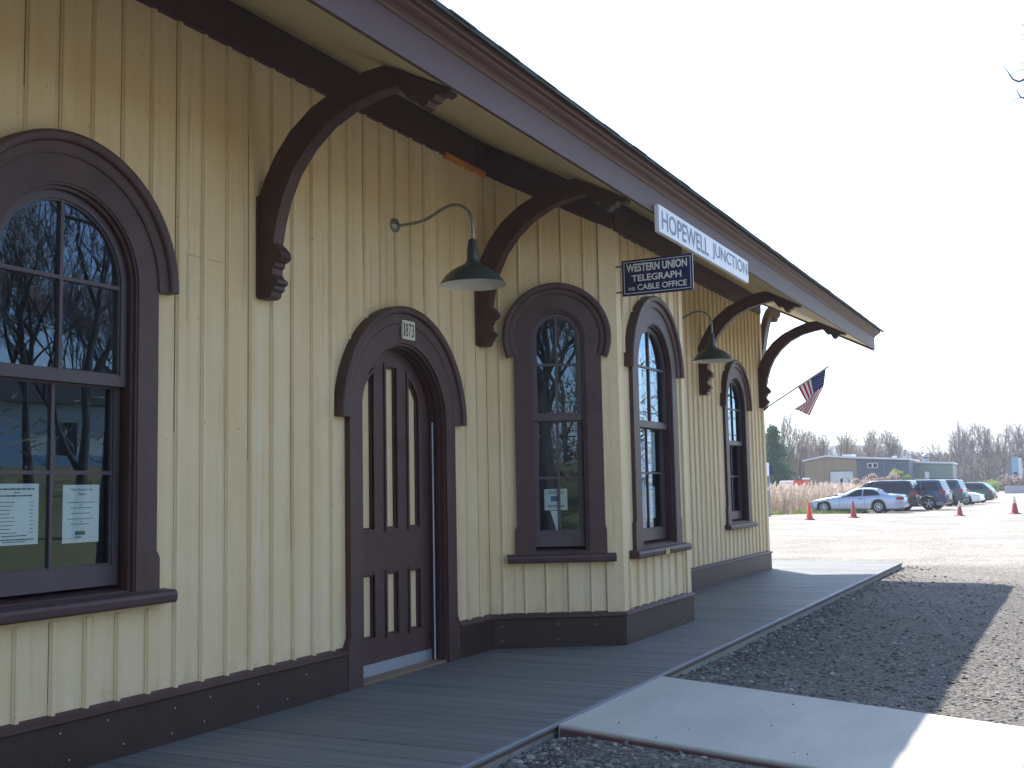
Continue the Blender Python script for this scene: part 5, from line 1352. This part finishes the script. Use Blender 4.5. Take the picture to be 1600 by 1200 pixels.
for k in range(26):
    a = R(-60+k*5.2); x, y = -5+37*math.cos(a), 4+37*math.sin(a); i0_ = len(u3.v); thicket(u3, x, y, 2.2, 2.2, 3.2, 170, .6); zb_ = bank(x, y)+.1; u3.v[i0_:] = [(p_[0], p_[1], p_[2]+zb_) for p_ in u3.v[i0_:]]
uo = u3.build('yard_thicket', M['woods'], fixn=False); uo['kind'] = 'stuff'; tag(uo, 'brown undergrowth across the yard from the depot', 'undergrowth')
yg = MB(); yg.sm = True; rows = []
for rr_ in (21.9, 24, 27, 31, 35, 39, 43, 48, 60, 120, 260):
    rows.append([yg.V((-5+rr_*math.cos(R(-105+4*k)), 4+rr_*math.sin(R(-105+4*k)), bank(-5+rr_, 4)+.008)) for k in range(43)])
for a_, b_ in zip(rows, rows[1:]):
    for k in range(42): yg.F([a_[k], a_[k+1], b_[k+1], b_[k]])
structure(yg.build('lawn', mat('rough_lawn', hx('55592c'), .95, col2=hx('83764f'), scale=2.2, amt=.45, bump=.8, bscale=6), fixn=False), 'rough brown green lawn across the yard', 'lawn')
ho = thing('yard_house', 'white sided gabled house across the yard, mirrored in the large window', 'house', (37, 34, 2.4))
F = frame((35.0, 38.5, 2.4), (.30,-.954,0), (-.954,-.30,0))
m_ = MB(F); m_.ext([(0,-.3),(9,-.3),(9,3.3),(0,3.3)], [[(2,1),(3,1),(3,2.5),(2,2.5)],[(5.6,1),(6.6,1),(6.6,2.5),(5.6,2.5)]], -7, 0); m_.build('wall', M['siding'], ho)
for a in (2, 5.6):
    m_ = MB(F); m_.box(a+.02, a+.98, 1.02, 2.48, -.1, -.05); m_.build('window', M['carglass'], ho)
m_ = MB(F); m_.box(0, 9, -.3, 1.0, .001, .04) ; m_.build('lower_siding', M['bluedoor'], ho)
m_ = MB(F); m_.ext([(-.4,3.31),(9.4,3.31),(9.4,3.45),(8.2,4.9),(.8,4.9),(-.4,3.45)], [], -7.4, .4); m_.build('roof', M['roofgrey'], ho)
m_ = MB(F); m_.box(4.5, 5.6, -.1, 2.1, .041, .1) ; m_.build('door', M['bluedoor'], ho)

# tree just outside the right edge whose branch tips reach into the picture
bt = thing('overhanging_tree', 'bare tree standing right of view with thin branch tips reaching in at upper right', 'tree', (10.2, 14.5, -.2))
m_ = MB(); m_.sm = True
trunk_pts = [(10.2,14.5,-.3),(10.1,14.5,2),(9.9,14.4,4.2),(10.0,14.3,6.5),(9.8,14.4,9)]
m_.tube(trunk_pts, [.24,.2,.16,.11,.05], 9); 
r = random.Random(3)
def limb(mb, p, q, r0, r1, n=6, wob=.06):
    P = []; p, q = Vector(p), Vector(q)
    for k in range(n+1):
        t_ = k/n; v = p.lerp(q, t_) + Vector((r.gauss(0,wob), r.gauss(0,wob), r.gauss(0,wob)))*(0 < k < n) + Vector((0,0,-.25*math.sin(PI*t_)))*.5; P.append(v)
    mb.tube(P, [lerp(r0, r1, k/n) for k in range(n+1)], 5); return P
m_.build('trunk', M['bark'], bt)
m_ = MB(); m_.sm = True
def poly(mb, pts, r0, r1):
    P = [Vector((a, 14.0, b)) if len(q_) == 2 else Vector(q_) for q_ in pts for a, b in [(q_[0], q_[-1])]]
    n_ = len(P); mb.tube(P, [lerp(r0, r1, k/(n_-1)) for k in range(n_)], 5)
poly(m_, [(9.95,14.4,4.6),(8.4,14.2,5.1),(6.6,14.1,5.7),(5.3,14.0,6.15),(4.807,6.146),(4.635,6.086),(4.58,6.07),(4.521,6.108),(4.49,6.168),(4.459,6.228),(4.429,6.303)], .032, .003)
poly(m_, [(9.95,14.4,4.2),(8,14.2,4.7),(6,14.1,5.45),(5.0,14.0,5.85),(4.623,5.867),(4.589,5.88),(4.566,5.938),(4.535,6.005)], .03, .003)
poly(m_, [(4.49,6.168),(4.587,6.203),(4.642,6.208),(5.0,14,6.22)], .004, .006); poly(m_, [(4.589,5.88),(4.51,5.855),(4.437,5.838)], .006, .003)
poly(m_, [(9.95,14.4,5.4),(7.5,14.2,6.3),(5.4,14,6.7),(4.672,6.726),(4.633,6.765)], .03, .003); poly(m_, [(5.4,14,6.7),(4.9,14,6.58),(4.665,6.612),(4.639,6.632)], .01, .004)
poly(m_, [(5.3,14.0,6.15),(4.9,14,6.3),(4.646,6.269),(4.593,6.31)], .009, .004)
poly(m_, [(4.521,6.108),(4.50,6.15),(4.47,6.16),(4.44,6.155)], .004, .002); poly(m_, [(4.566,5.938),(4.53,5.93),(4.50,5.95)], .004, .002)
for tip, z0 in (((5.6,13,8.4),6.5),((7,17,8),6),((13,12,8.6),6),((12.5,17,7.6),5),((9.5,11,9.4),6.6)):
    P = limb(m_, (9.95,14.4,z0), tip, .05, .004, 9, .08)
    for k in range(3, 10):
        for _ in range(4):
            b = P[k]; limb(m_, b, b + Vector((r.gauss(.1,.3), r.gauss(0,.4), r.gauss(.2,.3))), .008, .003, 3, .02)
m_.build('branches', M['twig'], bt)

# ------------------------------------------------------------------ thin haze round the whole scene
hz = MB(); hz.box(-3100, 3150, -2600, 3300, -1.4, 70)
ho_ = hz.build('haze', bpy.data.materials.new('haze'), fixn=True); ho_['kind'] = 'stuff'; tag(ho_, 'thin pale haze over the yard', 'haze')
hmn = ho_.data.materials[0]; hmn.use_nodes = True; nt = hmn.node_tree; nt.nodes.remove(nt.nodes['Principled BSDF'])
pv = nt.nodes.new('ShaderNodeVolumePrincipled'); pv.inputs['Color'].default_value = (.86, .9, 1, 1); pv.inputs['Density'].default_value = .0006; pv.inputs['Anisotropy'].default_value = .3
nt.links.new(pv.outputs[0], nt.nodes['Material Output'].inputs['Volume'])
S.cycles.volume_bounces = 0
